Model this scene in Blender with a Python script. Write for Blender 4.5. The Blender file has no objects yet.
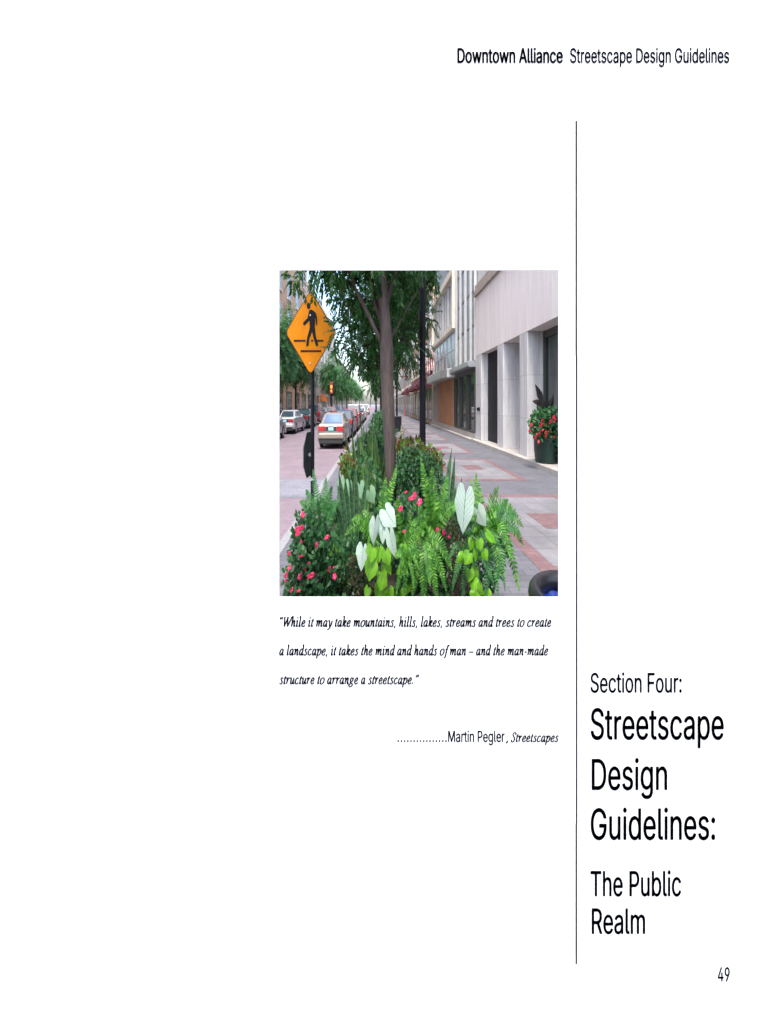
import bpy, bmesh, math, random, os
from mathutils import Vector, Matrix, Euler
import numpy as np
from mathutils.geometry import delaunay_2d_cdt
R = math.radians
S = 0.60                       # lateral proportion of the place (everything is narrow in x)
H = 1.66; F = 480.0; U0 = 378.0; V0 = 404.0
PY = 1.20                      # distance of the printed panel
scn = bpy.context.scene
COL = scn.collection
rnd = random.Random(7)

def W(u, v, Y):                # a point of the surveyed place
    return Vector(((u-U0)*Y/F, Y, H-(v-V0)*Y/F))

# ------------------------------------------------------------------ materials
def new_mat(name):
    m = bpy.data.materials.new(name); m.use_nodes = True
    nt = m.node_tree; b = nt.nodes['Principled BSDF']
    return m, nt, b
def N(nt, t, **k):
    n = nt.nodes.new(t)
    for a, v in k.items(): setattr(n, a, v)
    return n
def ramp(nt, fac, stops):
    r = N(nt, 'ShaderNodeValToRGB'); nt.links.new(fac, r.inputs[0])
    el = r.color_ramp.elements
    while len(el) < len(stops): el.new(0.5)
    for e, (p, c) in zip(el, stops): e.position = p; e.color = (*c, 1)
    return r.outputs[0]
def mixc(nt, fac, a, b, mode='MIX'):
    m = N(nt, 'ShaderNodeMix', data_type='RGBA', blend_type=mode)
    for i, v in ((0, fac), (6, a), (7, b)):
        if isinstance(v, (int, float)): m.inputs[i].default_value = v
        elif isinstance(v, tuple): m.inputs[i].default_value = (*v, 1)
        else: nt.links.new(v, m.inputs[i])
    return m.outputs[2]
def pos(nt, scale=(1, 1, 1), world=True):
    g = N(nt, 'ShaderNodeNewGeometry') if world else N(nt, 'ShaderNodeTexCoord')
    mp = N(nt, 'ShaderNodeMapping'); mp.inputs['Scale'].default_value = scale
    nt.links.new(g.outputs['Position' if world else 'Object'], mp.inputs[0])
    return mp.outputs[0]
def noise(nt, vec, scale, detail=4, rough=.6):
    n = N(nt, 'ShaderNodeTexNoise'); n.inputs['Scale'].default_value = scale
    n.inputs['Detail'].default_value = detail; n.inputs['Roughness'].default_value = rough
    nt.links.new(vec, n.inputs['Vector']); return n.outputs['Fac']
def bump(nt, b, h, strength=.3, dist=.01):
    n = N(nt, 'ShaderNodeBump'); n.inputs['Strength'].default_value = strength
    n.inputs['Distance'].default_value = dist
    nt.links.new(h, n.inputs['Height']); nt.links.new(n.outputs[0], b.inputs['Normal'])
def plain(name, c, rough=.6, metal=0, var=.12, scale=3.0, spec=.5, emit=None, coat=0):
    m, nt, b = new_mat(name)
    p = pos(nt, (1/S, 1, 1)); f = noise(nt, p, scale)
    lo = tuple(x*(1-var) for x in c); hi = tuple(min(1, x*(1+var)) for x in c)
    nt.links.new(ramp(nt, f, [(.3, lo), (.7, hi)]), b.inputs['Base Color'])
    b.inputs['Roughness'].default_value = rough; b.inputs['Metallic'].default_value = metal
    b.inputs['Specular IOR Level'].default_value = spec
    b.inputs['Coat Weight'].default_value = coat
    if emit:
        b.inputs['Emission Color'].default_value = (*emit[0], 1); b.inputs['Emission Strength'].default_value = emit[1]
    return m
def paving(name, cols, bw, bh, mortar, msize=.012, rough=.75, rot=False, stain=.25, axes='xy'):
    m, nt, b = new_mat(name)
    g = N(nt, 'ShaderNodeNewGeometry'); sp = N(nt, 'ShaderNodeSeparateXYZ'); nt.links.new(g.outputs['Position'], sp.inputs[0])
    mu = N(nt, 'ShaderNodeMath', operation='MULTIPLY'); mu.inputs[1].default_value = 1/S; nt.links.new(sp.outputs[0], mu.inputs[0])
    o = {'x': mu.outputs[0], 'y': sp.outputs[1], 'z': sp.outputs[2]}
    cb = N(nt, 'ShaderNodeCombineXYZ'); nt.links.new(o[axes[0]], cb.inputs[0]); nt.links.new(o[axes[1]], cb.inputs[1])
    br = N(nt, 'ShaderNodeTexBrick'); nt.links.new(cb.outputs[0], br.inputs['Vector'])
    br.inputs['Scale'].default_value = 1; br.inputs['Brick Width'].default_value = bw; br.inputs['Row Height'].default_value = bh
    br.inputs['Mortar Size'].default_value = msize; br.inputs['Mortar Smooth'].default_value = .3
    br.inputs['Color1'].default_value = (*cols[0], 1); br.inputs['Color2'].default_value = (*cols[1], 1); br.inputs['Mortar'].default_value = (*mortar, 1)
    if rot: br.offset = 0
    f = noise(nt, cb.outputs[0], .9, 6, .65); f2 = noise(nt, cb.outputs[0], 9, 5, .7)
    st = ramp(nt, f, [(.3, (1-stain,)*3), (.7, (1+stain*.2,)*3)])
    c1 = mixc(nt, 1.0, br.outputs[0], st, 'MULTIPLY')
    st2 = ramp(nt, f2, [(.3, (.88,)*3), (.75, (1.08,)*3)])
    nt.links.new(mixc(nt, 1.0, c1, st2, 'MULTIPLY'), b.inputs['Base Color'])
    b.inputs['Roughness'].default_value = rough
    iv = N(nt, 'ShaderNodeMath', operation='SUBTRACT'); iv.inputs[0].default_value = 1; nt.links.new(br.outputs['Fac'], iv.inputs[1])
    bump(nt, b, iv.outputs[0], .4, .006)
    return m
def leaf_mat(name, a, bcol, c=None, trans=.35, gloss=.35, rough=.45, fine=None):
    m, nt, b = new_mat(name)
    g = N(nt, 'ShaderNodeNewGeometry')
    stops = [(0, a), (.55, bcol), (1, c or bcol)]
    col = ramp(nt, g.outputs['Random Per Island'], stops)
    p = pos(nt, (1/S, 1, 1)); f = noise(nt, p, 3 if not fine else fine, 3)
    col = mixc(nt, 1.0, col, ramp(nt, f, [(.3, (.7,)*3), (.7, (1.2,)*3)]), 'MULTIPLY')
    nt.links.new(col, b.inputs['Base Color'])
    b.inputs['Roughness'].default_value = rough; b.inputs['Specular IOR Level'].default_value = gloss
    tr = N(nt, 'ShaderNodeBsdfTranslucent'); nt.links.new(mixc(nt, 1.0, col, (1.1, 1.25, .6), 'MULTIPLY'), tr.inputs[0])
    mx = N(nt, 'ShaderNodeMixShader'); mx.inputs[0].default_value = trans
    nt.links.new(b.outputs[0], mx.inputs[1]); nt.links.new(tr.outputs[0], mx.inputs[2])
    nt.links.new(mx.outputs[0], nt.nodes['Material Output'].inputs[0])
    return m
def math_(nt, op, a, b=None):
    n = N(nt, 'ShaderNodeMath', operation=op)
    for i, v in enumerate((a, b)):
        if v is None: continue
        if isinstance(v, (int, float)): n.inputs[i].default_value = v
        else: nt.links.new(v, n.inputs[i])
    return n.outputs[0]
def caladium_mat(name, base, vein, edge):
    m, nt, b = new_mat(name)
    uv = N(nt, 'ShaderNodeUVMap'); sp = N(nt, 'ShaderNodeSeparateXYZ'); nt.links.new(uv.outputs[0], sp.inputs[0])
    s = math_(nt, 'ABSOLUTE', sp.outputs[0]); t = sp.outputs[1]
    mid = math_(nt, 'LESS_THAN', s, .035)
    q = math_(nt, 'MULTIPLY', math_(nt, 'ADD', math_(nt, 'SUBTRACT', t, math_(nt, 'MULTIPLY', s, -.45)), 3.0), 6.0)
    side = math_(nt, 'LESS_THAN', math_(nt, 'FRACT', q), .13)
    side = math_(nt, 'MULTIPLY', side, math_(nt, 'LESS_THAN', s, .9))
    v = math_(nt, 'MAXIMUM', mid, math_(nt, 'MULTIPLY', side, .75))
    p = pos(nt); f = noise(nt, p, 60, 4)
    c0 = mixc(nt, ramp(nt, f, [(.45, (0,)*3), (.75, (.55,)*3)]), base, edge)
    c1 = mixc(nt, math_(nt, 'GREATER_THAN', s, .95), c0, edge)
    nt.links.new(mixc(nt, v, c1, vein), b.inputs['Base Color'])
    b.inputs['Roughness'].default_value = .5
    tr = N(nt, 'ShaderNodeBsdfTranslucent'); tr.inputs[0].default_value = (*base, 1)
    mx = N(nt, 'ShaderNodeMixShader'); mx.inputs[0].default_value = .2
    nt.links.new(b.outputs[0], mx.inputs[1]); nt.links.new(tr.outputs[0], mx.inputs[2])
    nt.links.new(mx.outputs[0], nt.nodes['Material Output'].inputs[0])
    return m
def banded_mat(name, a, c, edge=None):
    m, nt, b = new_mat(name)
    uv = N(nt, 'ShaderNodeUVMap'); sp = N(nt, 'ShaderNodeSeparateXYZ'); nt.links.new(uv.outputs[0], sp.inputs[0])
    mp = N(nt, 'ShaderNodeMapping'); mp.inputs['Scale'].default_value = (1.2, 26, 1); nt.links.new(uv.outputs[0], mp.inputs[0])
    f = noise(nt, mp.outputs[0], 1.0, 3)
    col = ramp(nt, f, [(.42, a), (.58, c)])
    if edge: col = mixc(nt, math_(nt, 'GREATER_THAN', math_(nt, 'ABSOLUTE', sp.outputs[0]), .82), col, edge)
    nt.links.new(col, b.inputs['Base Color']); b.inputs['Roughness'].default_value = .42
    return m
def bark_mat(name, a, c):
    m, nt, b = new_mat(name)
    p = pos(nt, (1/S*14, 14, 2.2)); f = noise(nt, p, 1.6, 6, .7)
    p2 = pos(nt, (1/S, 1, 1)); f2 = noise(nt, p2, 2.5, 3)
    col = mixc(nt, 1., ramp(nt, f, [(.3, a), (.7, c)]), ramp(nt, f2, [(.3, (.75,)*3), (.7, (1.15,)*3)]), 'MULTIPLY')
    nt.links.new(col, b.inputs['Base Color']); b.inputs['Roughness'].default_value = .85
    bump(nt, b, f, .6, .01); return m
def stone_mat(name, a, c, pw, ph, joint, axes='yz', streak=.2):
    m, nt, b = new_mat(name)
    g = N(nt, 'ShaderNodeNewGeometry'); sp = N(nt, 'ShaderNodeSeparateXYZ'); nt.links.new(g.outputs['Position'], sp.inputs[0])
    o = {'x': sp.outputs[0], 'y': sp.outputs[1], 'z': sp.outputs[2]}
    yy = math_(nt, 'ADD', o['y'], o['x'])
    cb = N(nt, 'ShaderNodeCombineXYZ'); nt.links.new(yy, cb.inputs[0]); nt.links.new(o['z'], cb.inputs[1])
    br = N(nt, 'ShaderNodeTexBrick'); br.offset = .5; nt.links.new(cb.outputs[0], br.inputs['Vector'])
    br.inputs['Scale'].default_value = 1; br.inputs['Brick Width'].default_value = pw; br.inputs['Row Height'].default_value = ph
    br.inputs['Mortar Size'].default_value = .008; br.inputs['Mortar Smooth'].default_value = .2
    br.inputs['Color1'].default_value = (*a, 1); br.inputs['Color2'].default_value = (*c, 1); br.inputs['Mortar'].default_value = (*joint, 1)
    mp = N(nt, 'ShaderNodeMapping'); mp.inputs['Scale'].default_value = (3.5, .35, 1); nt.links.new(cb.outputs[0], mp.inputs[0])
    f = noise(nt, mp.outputs[0], 1.3, 6, .7)
    f2 = noise(nt, g.outputs['Position'], 14, 5, .7)
    col = mixc(nt, 1., br.outputs[0], ramp(nt, f, [(.3, (1-streak,)*3), (.65, (1.04,)*3)]), 'MULTIPLY')
    col = mixc(nt, 1., col, ramp(nt, f2, [(.3, (.93,)*3), (.7, (1.05,)*3)]), 'MULTIPLY')
    nt.links.new(col, b.inputs['Base Color']); b.inputs['Roughness'].default_value = .7
    iv = math_(nt, 'SUBTRACT', 1.0, br.outputs['Fac']); bump(nt, b, iv, .3, .004)
    return m
def glass_dark(name, tint=(.015, .02, .02), rough=.06, spec=.8):
    m, nt, b = new_mat(name)
    p = pos(nt, (1/S, 1, 1)); f = noise(nt, p, .6, 3)
    nt.links.new(ramp(nt, f, [(.35, tint), (.65, tuple(x*2.2 for x in tint))]), b.inputs['Base Color'])
    b.inputs['Roughness'].default_value = rough; b.inputs['Specular IOR Level'].default_value = spec
    bump(nt, b, noise(nt, p, 1.2, 2), .06, .02)
    return m
def paint(name, c):
    m, nt, b = new_mat(name)
    p = pos(nt, (1/S, 1, 1)); f = noise(nt, p, 7, 4)
    nt.links.new(ramp(nt, f, [(.3, tuple(x*.85 for x in c)), (.7, c)]), b.inputs['Base Color'])
    b.inputs['Roughness'].default_value = .32; b.inputs['Coat Weight'].default_value = .6; b.inputs['Coat Roughness'].default_value = .08
    b.inputs['Metallic'].default_value = .15
    return m

M = {}
M['paper'] = plain('paper_board', (.57, .57, .57), .8, var=.004, spec=.1)
M['ink'] = plain('black_ink', (.004, .004, .004), .9, var=0, spec=.05)
M['grey_ink'] = plain('rule_ink', (.012, .012, .012), .9, var=0, spec=.05)
M['pink_road'] = paving('pink_paver_road', ((.215, .165, .190), (.185, .140, .162)), .22, .11, (.15, .12, .13), .008, stain=.25)
M['grey_cross'] = paving('grey_paver_crossing', ((.21, .21, .245), (.18, .18, .21)), .4, .2, (.14, .14, .155), .012, stain=.3)
M['dark_paver'] = paving('dark_grey_paver', ((.135, .135, .155), (.112, .112, .13)), .30, .15, (.085, .085, .095), .008, stain=.3)
M['light_paver'] = paving('light_grey_paver', ((.215, .208, .222), (.185, .18, .195)), .50, .50, (.120, .120, .13), .009, rot=True, stain=.40)
M['red_paver'] = paving('red_brick_paver', ((.20, .115, .118), (.165, .092, .096)), .22, .11, (.12, .085, .09), .010, stain=.3)
M['kerb'] = plain('granite_kerb', (.22, .215, .225), .8, var=.2, scale=20)
M['ground'] = plain('concrete_ground', (.18, .175, .175), .9, var=.15, scale=1)
M['limestone'] = stone_mat('limestone_cladding', (.80, .73, .69), (.76, .69, .655), .72, 6.5, (.60, .53, .51), streak=.13)
M['pier'] = stone_mat('marble_pier', (.64, .62, .61), (.56, .55, .55), 1.0, 1.25, (.40, .39, .38), streak=.32)
M['step'] = stone_mat('stone_step', (.42, .39, .36), (.38, .35, .33), 1.2, .5, (.35, .33, .31))
M['cornice'] = plain('cornice_stone', (.33, .28, .24), .8, var=.15)
M['glass'] = glass_dark('storefront_glass')
M['green_glass'] = glass_dark('green_glass', (.008, .016, .012), .08)
M['bluegrey_glass'] = glass_dark('sky_glass', (.05, .06, .065), .22, .25)
M['black_metal'] = plain('black_metal', (.010, .010, .014), .6, spec=.2)
M['bronze'] = plain('bronze_frame', (.05, .05, .045), .45)
M['alu'] = plain('aluminium', (.55, .56, .57), .35, metal=.6)
M['white_metal'] = plain('white_painted_metal', (.50, .50, .50), .5)
M['grey_panel'] = plain('grey_spandrel', (.22, .23, .24), .5, var=.2)
M['plywood'] = paving('plywood', ((.50, .235, .105), (.43, .20, .09)), 1.22, 2.44, (.25, .12, .06), .01, axes='yz', rot=True, stain=.35)
M['tan_brick'] = paving('tan_brick', ((.74, .43, .21), (.66, .37, .18)), .25, .085, (.50, .42, .33), .012, axes='yz', stain=.15)
M['cream'] = stone_mat('cream_masonry', (.70, .60, .47), (.64, .54, .42), 1.5, .8, (.45, .38, .3))
M['cream_trim'] = plain('cream_trim', (.72, .66, .56), .7)
M['sandstone'] = stone_mat('sandstone', (.55, .40, .27), (.50, .36, .25), 1.2, .6, (.36, .27, .2))
M['pale_wall'] = stone_mat('pale_masonry', (.66, .60, .56), (.60, .55, .5), 1.5, .9, (.4, .36, .33))
M['maroon'] = plain('maroon_canvas', (.07, .006, .018), .85, var=.2)
M['awning_white'] = plain('pale_canvas', (.6, .5, .5), .85)
M['orange_canvas'] = plain('orange_canvas', (.75, .20, .05), .8)
M['roof_red'] = plain('red_roof_tile', (.25, .07, .05), .8)
M['sign_orange'] = plain('sign_yellow_orange', (.50, .165, .001), .6, var=.10, scale=5, spec=.15)
M['sign_black'] = plain('sign_black', (.012, .012, .014), .8, spec=.1)
M['sign_back'] = plain('slate_green_plate', (.035, .048, .048), .55, var=.25, scale=6)
M['sticker'] = plain('sticker', (.6, .6, .6), .5)
M['soil'] = plain('potting_soil', (.02, .014, .01), .95, var=.4, scale=30)
M['tub_green'] = plain('dark_green_fibreglass', (.005, .026, .018), .4, var=.2)
M['planter'] = plain('black_planter', (.012, .012, .013), .5)
M['rubber'] = plain('tyre_rubber', (.012, .012, .013), .8)
M['rim'] = plain('wheel_rim', (.35, .35, .36), .35, metal=.7)
M['lamp_red'] = plain('tail_light_red', (.42, .01, .012), .2, var=.15)
M['plate'] = plain('licence_plate', (.30, .55, .62), .5)
M['trim_dark'] = plain('dark_trim', (.02, .02, .02), .6)
M['car_glass'] = glass_dark('car_glass', (.03, .045, .06), .05)
M['car_glass_blue'] = glass_dark('car_glass_blue', (.06, .09, .15), .12, .5)
M['amber'] = plain('lit_amber', (.9, .3, .05), .5, emit=((1, .22, .03), .55))
M['blue_bag'] = plain('blue_liner', (.005, .025, .18), .4, var=.3, scale=14)
M['black_rim'] = plain('black_plastic_rim', (.015, .014, .017), .3)
M['bark'] = bark_mat('tree_bark', (.03, .021, .018), (.12, .086, .072))
M['bark_dark'] = bark_mat('dark_bark', (.03, .022, .018), (.08, .06, .05))
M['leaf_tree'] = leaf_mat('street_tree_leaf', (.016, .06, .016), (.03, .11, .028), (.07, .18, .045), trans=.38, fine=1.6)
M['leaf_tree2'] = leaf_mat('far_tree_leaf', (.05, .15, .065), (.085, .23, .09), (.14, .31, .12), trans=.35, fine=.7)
M['leaf_fern'] = leaf_mat('fern_leaf', (.03, .12, .015), (.07, .23, .028), (.17, .38, .05), fine=9)
M['leaf_fern_dark'] = leaf_mat('dull_fern_leaf', (.035, .14, .045), (.06, .19, .06), (.09, .25, .06), fine=9)
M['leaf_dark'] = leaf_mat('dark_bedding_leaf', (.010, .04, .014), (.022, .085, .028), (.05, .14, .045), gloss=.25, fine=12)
M['leaf_brown'] = leaf_mat('bronze_fine_leaf', (.035, .03, .015), (.03, .06, .02), (.10, .05, .025), fine=12)
M['leaf_coleus'] = leaf_mat('coleus_leaf', (.13, .02, .012), (.05, .10, .015), (.12, .22, .02), fine=12)
M['leaf_lime'] = leaf_mat('lime_leaf', (.09, .26, .01), (.15, .36, .014), (.22, .44, .03), trans=.35, fine=14)
M['leaf_canna'] = leaf_mat('dark_canna_leaf', (.02, .02, .025), (.035, .03, .035), (.05, .05, .04))
M['leaf_pot'] = leaf_mat('geranium_leaf', (.02, .09, .035), (.04, .13, .05), (.08, .2, .07), fine=8)
M['pink'] = leaf_mat('pink_petal', (.5, .015, .08), (.62, .03, .11), (.7, .08, .2), trans=.2)
M['redpetal'] = leaf_mat('red_petal', (.32, .008, .014), (.46, .015, .03), (.5, .06, .08), trans=.2)
M['caladium'] = caladium_mat('white_caladium', (.40, .48, .42), (.05, .16, .08), (.30, .48, .34))
M['caladium_pale'] = caladium_mat('pale_green_caladium', (.17, .29, .17), (.05, .22, .08), (.10, .2, .1))
M['snake'] = banded_mat('snake_plant_blade', (.010, .045, .022), (.05, .12, .055), (.10, .17, .05))
M['snake_y'] = banded_mat('yellow_edged_blade', (.03, .10, .03), (.07, .17, .04), (.20, .26, .05))
M['stem'] = plain('green_stem', (.06, .15, .03), .6)
M['cream_spike'] = leaf_mat('cream_flower_spike', (.6, .5, .35), (.7, .62, .45), (.75, .7, .55))
M['flag_red'] = plain('flag_red', (.26, .012, .02), .8)
M['flag_white'] = plain('flag_white', (.5, .5, .5), .8)

# ------------------------------------------------------------------ mesh builder
class MB:
    def __init__(s): s.v = []; s.f = []; s.uv = {}; s.mi = []
    def add(s, vs, fs, uvs=None, mi=0):
        o = len(s.v); s.v += [tuple(x) for x in vs]
        for f in fs:
            s.f.append(tuple(i+o for i in f)); s.mi.append(mi)
        if uvs:
            for i, t in enumerate(uvs): s.uv[i+o] = t
        return s
    def box(s, x0, x1, y0, y1, z0, z1, mi=0):
        v = [(x, y, z) for z in (z0, z1) for y in (y0, y1) for x in (x0, x1)]
        return s.add(v, [(0, 2, 3, 1), (4, 5, 7, 6), (0, 1, 5, 4), (2, 6, 7, 3), (0, 4, 6, 2), (1, 3, 7, 5)], mi=mi)
    def tube(s, pts, rad, n=8, caps=True, jitter=0):
        pts = [Vector(p) for p in pts]; rings = []
        if not hasattr(rad, '__len__'): rad = [rad]*len(pts)
        ref = Vector((1, 0, 0)) if abs((pts[-1]-pts[0]).normalized().x) < .8 else Vector((0, 0, 1))
        vs = []
        for i, p in enumerate(pts):
            d = (pts[min(i+1, len(pts)-1)]-pts[max(i-1, 0)]).normalized()
            a = d.cross(ref).normalized(); b = d.cross(a)
            for k in range(n):
                t = 2*math.pi*k/n; r = rad[i]*(1+jitter*(rnd.random()-.5))
                vs.append(p+a*math.cos(t)*r+b*math.sin(t)*r)
        fs = [(i*n+k, i*n+(k+1) % n, (i+1)*n+(k+1) % n, (i+1)*n+k) for i in range(len(pts)-1) for k in range(n)]
        if caps: fs += [tuple(range(n))[::-1], tuple(range((len(pts)-1)*n, len(pts)*n))]
        return s.add(vs, fs)
    def lathe(s, prof, n=24, c=(0, 0), caps=True):
        vs = [(c[0]+r*math.cos(2*math.pi*k/n), c[1]+r*math.sin(2*math.pi*k/n), z) for r, z in prof for k in range(n)]
        fs = [(i*n+k, i*n+(k+1) % n, (i+1)*n+(k+1) % n, (i+1)*n+k) for i in range(len(prof)-1) for k in range(n)]
        if caps: fs += [tuple(range(n))[::-1], tuple(range((len(prof)-1)*n, len(prof)*n))]
        return s.add(vs, fs)
    def prism_x(s, poly, x0, x1):      # poly in (y,z)
        n = len(poly)
        vs = [(x0, y, z) for y, z in poly]+[(x1, y, z) for y, z in poly]
        fs = [tuple(range(n)), tuple(range(n, 2*n))[::-1]]+[(i, i+n, (i+1) % n+n, (i+1) % n) for i in range(n)]
        return s.add(vs, fs)
    def prism_y(s, poly, y0, y1):      # poly in (x,z)
        n = len(poly)
        vs = [(x, y0, z) for x, z in poly]+[(x, y1, z) for x, z in poly]
        fs = [tuple(range(n))[::-1], tuple(range(n, 2*n))]+[(i, (i+1) % n, (i+1) % n+n, i+n) for i in range(n)]
        return s.add(vs, fs)
    def build(s, name, mat, parent=None, loc=None, sq=True, bevel=0, smooth=False):
        me = bpy.data.meshes.new(name)
        k = S if sq else 1
        me.from_pydata([(x*k, y, z) for x, y, z in s.v], [], s.f)
        mats = mat if isinstance(mat, (list, tuple)) else [mat]
        for m in mats: me.materials.append(m)
        if len(mats) > 1: me.polygons.foreach_set('material_index', s.mi)
        if s.uv:
            l = me.uv_layers.new(name='UVMap')
            for lp in me.loops: l.data[lp.index].uv = s.uv.get(lp.vertex_index, (0, 0))
        bm = bmesh.new(); bm.from_mesh(me)
        if not s.uv and len(s.f) < 4000: bmesh.ops.recalc_face_normals(bm, faces=bm.faces)
        if bevel:
            es = [e for e in bm.edges if len(e.link_faces) == 2 and e.calc_face_angle(0) > .5]
            bmesh.ops.bevel(bm, geom=es, offset=bevel, segments=2, profile=.6, affect='EDGES', clamp_overlap=True)
        bm.to_mesh(me); bm.free()
        if smooth:
            me.polygons.foreach_set('use_smooth', [True]*len(me.polygons))
        o = bpy.data.objects.new(name, me); COL.objects.link(o)
        if parent: o.parent = parent
        if loc is not None: o.location = loc
        return o
def thing(name, label, cat, loc=(0, 0, 0), group=None):
    o = bpy.data.objects.new(name, None); COL.objects.link(o); o.location = loc
    o.empty_display_size = .1
    return tag(o, label, cat, group)
def tag(o, label, cat, group=None, kind=None):
    o['label'] = label; o['category'] = cat
    if group: o['group'] = group
    if kind: o['kind'] = kind
    return o
def struct(o, label=None):
    o['kind'] = 'structure'
    if label: o['label'] = label
    return o
def relabel(o, l): o['label'] = l; return o

# ------------------------------------------------------------------ ground and streets
def sheet(name, x0, x1, y0, y1, z, mat, parent=None, kind=True):
    o = MB().add([(x0, y0, z), (x1, y0, z), (x1, y1, z), (x0, y1, z)], [(0, 1, 2, 3)]).build(name, mat, parent, sq=False)
    if kind and not parent: struct(o)
    return o
RZ = -.12
KX = -1.08; KL = -6.2
sheet('ground', -900, 900, -300, 1500, RZ-.012, M['ground'])
sheet('road', KL, KX-.11, -30, 400, RZ, M['pink_road'])
sheet('crosswalk', KL, KX-.11, 9.1, 11.3, RZ+.004, M['grey_cross'])
o = MB().box(KX-.11, KX, -30, 400, RZ-.01, .003).build('kerb', M['kerb'], sq=False, bevel=.012); struct(o)
o = MB().box(KL-.11, KL, -30, 400, RZ-.01, .003).build('kerb', M['kerb'], sq=False, bevel=.012); struct(o)
sheet('pavement', KX, 4.09, -30, 400, 0.0, M['dark_paver'])
sheet('far_pavement', -9.2, KL-.11, -30, 400, 0.0, M['light_paver'])
for k in range(-1, 12):
    yc = 6.8+5.72*k; y0, y1 = yc-2.15, yc+2.0; x0, x1 = 1.62, 3.27
    b = .17; by = .27
    m = MB()
    for (a, bb, c, d) in ((x0, x0+b, y0, y1), (x1-b, x1, y0, y1), (x0+b, x1-b, y0, y0+by), (x0+b, x1-b, y1-by, y1)):
        m.add([(a, c, .004), (bb, c, .004), (bb, d, .004), (a, d, .004)], [(0, 1, 2, 3)])
    struct(m.build('pavement_border', M['red_paver'], sq=False))
    sheet('pavement_panel', x0+b, x1-b, y0+by, y1-by, .004, M['light_paver'])
    sheet('pavement_inset', 2.24, 2.68, yc-.42, yc+.46, .008, M['red_paver'])

# ------------------------------------------------------------------ printed panel with the lettering
def board(u, v): return ((u-U0)*PY/F, H-(v-V0)*PY/F)
ou0, ov0 = board(279.2, 270.2); ou1, ov1 = board(558.6, 597.2)
panel = thing('display_panel', 'large white printed panel with black lettering and a rectangular opening onto the street', 'display panel', (0, PY, 0))
m = MB()
X0, X1, Z0, Z1 = -1.25, 1.30, 0.0, 2.85
xs = [X0, ou0, ou1, X1]; zs = [Z0, ov1, ov0, Z1]; th = .0035
for yy, fl in ((0, 0), (th, 1)):
    for i in range(3):
        for j in range(3):
            if i == 1 and j == 1: continue
            q = [(xs[i], yy, zs[j]), (xs[i+1], yy, zs[j]), (xs[i+1], yy, zs[j+1]), (xs[i], yy, zs[j+1])]
            m.add(q if not fl else q[::-1], [(0, 1, 2, 3)])
for (a, b) in (((X0, Z0), (X1, Z0)), ((X1, Z0), (X1, Z1)), ((X1, Z1), (X0, Z1)), ((X0, Z1), (X0, Z0)),
               ((ou0, ov1), (ou1, ov1)), ((ou1, ov1), (ou1, ov0)), ((ou1, ov0), (ou0, ov0)), ((ou0, ov0), (ou0, ov1))):
    m.add([(a[0], 0, a[1]), (b[0], 0, b[1]), (b[0], th, b[1]), (a[0], th, a[1])], [(0, 1, 2, 3)])
me_o = m.build('board', M['paper'], panel, sq=False)
def load_inter():
    for base in (bpy.utils.system_resource('DATAFILES'), ):
        try:
            p = os.path.join(base, 'fonts', 'Inter.woff2')
            if os.path.exists(p): return bpy.data.fonts.load(p)
        except Exception: pass
    return None
INTER = load_inter()
def font_mesh(txt, bold=0):
    c = bpy.data.curves.new('lettering', 'FONT'); c.body = txt
    if INTER: c.font = INTER
    c.resolution_u = 5; c.fill_mode = 'NONE'
    o = bpy.data.objects.new('tmp', c); COL.objects.link(o)
    dg = bpy.context.evaluated_depsgraph_get(); dg.update()
    me = bpy.data.meshes.new_from_object(o.evaluated_get(dg))
    COL.objects.unlink(o); bpy.data.objects.remove(o)
    vs = [v.co.xy for v in me.vertices]
    es = [(a, b) if abs(a-b) == 1 else (max(a, b), min(a, b)) for a, b in (tuple(sorted(e.vertices)) for e in me.edges)]
    V2, _, F2, _, _, _ = delaunay_2d_cdt(vs, es, [], 0, 1e-6)
    ea = np.array([vs[a] for a, b in es]); eb = np.array([vs[b] for a, b in es])
    keep = []
    for t in F2:
        p = sum((V2[i] for i in t), Vector((0, 0)))/len(t)
        up = (ea[:, 1] > p.y) != (eb[:, 1] > p.y)
        A_, B_ = ea[up], eb[up]
        x = A_[:, 0]+(p.y-A_[:, 1])*(B_[:, 0]-A_[:, 0])/(B_[:, 1]-A_[:, 1])
        if int(np.sum(np.where(x > p.x, np.where(B_[:, 1] > A_[:, 1], 1, -1), 0))) != 0: keep.append(tuple(t))
    sh = [(0, 0)] if not bold else [(0, 0), (bold, 0), (-bold, 0), (0, bold*.4), (0, -bold*.4)]
    P_ = []; K_ = []
    for dx, dy in sh:
        K_ += [tuple(i+len(P_) for i in t) for t in keep]; P_ += [(v.x+dx, v.y+dy, 0) for v in V2]
    out = bpy.data.meshes.new('lettering'); out.from_pydata(P_, [], K_)
    return out
_h = font_mesh('H'); CAP = max(v.co.y for v in _h.vertices)
def face_front(me):
    bm = bmesh.new(); bm.from_mesh(me); bm.normal_update()
    fl = [f for f in bm.faces if f.normal.y > 0]
    bmesh.ops.reverse_faces(bm, faces=fl); bm.to_mesh(me); bm.free(); me.update()
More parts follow.
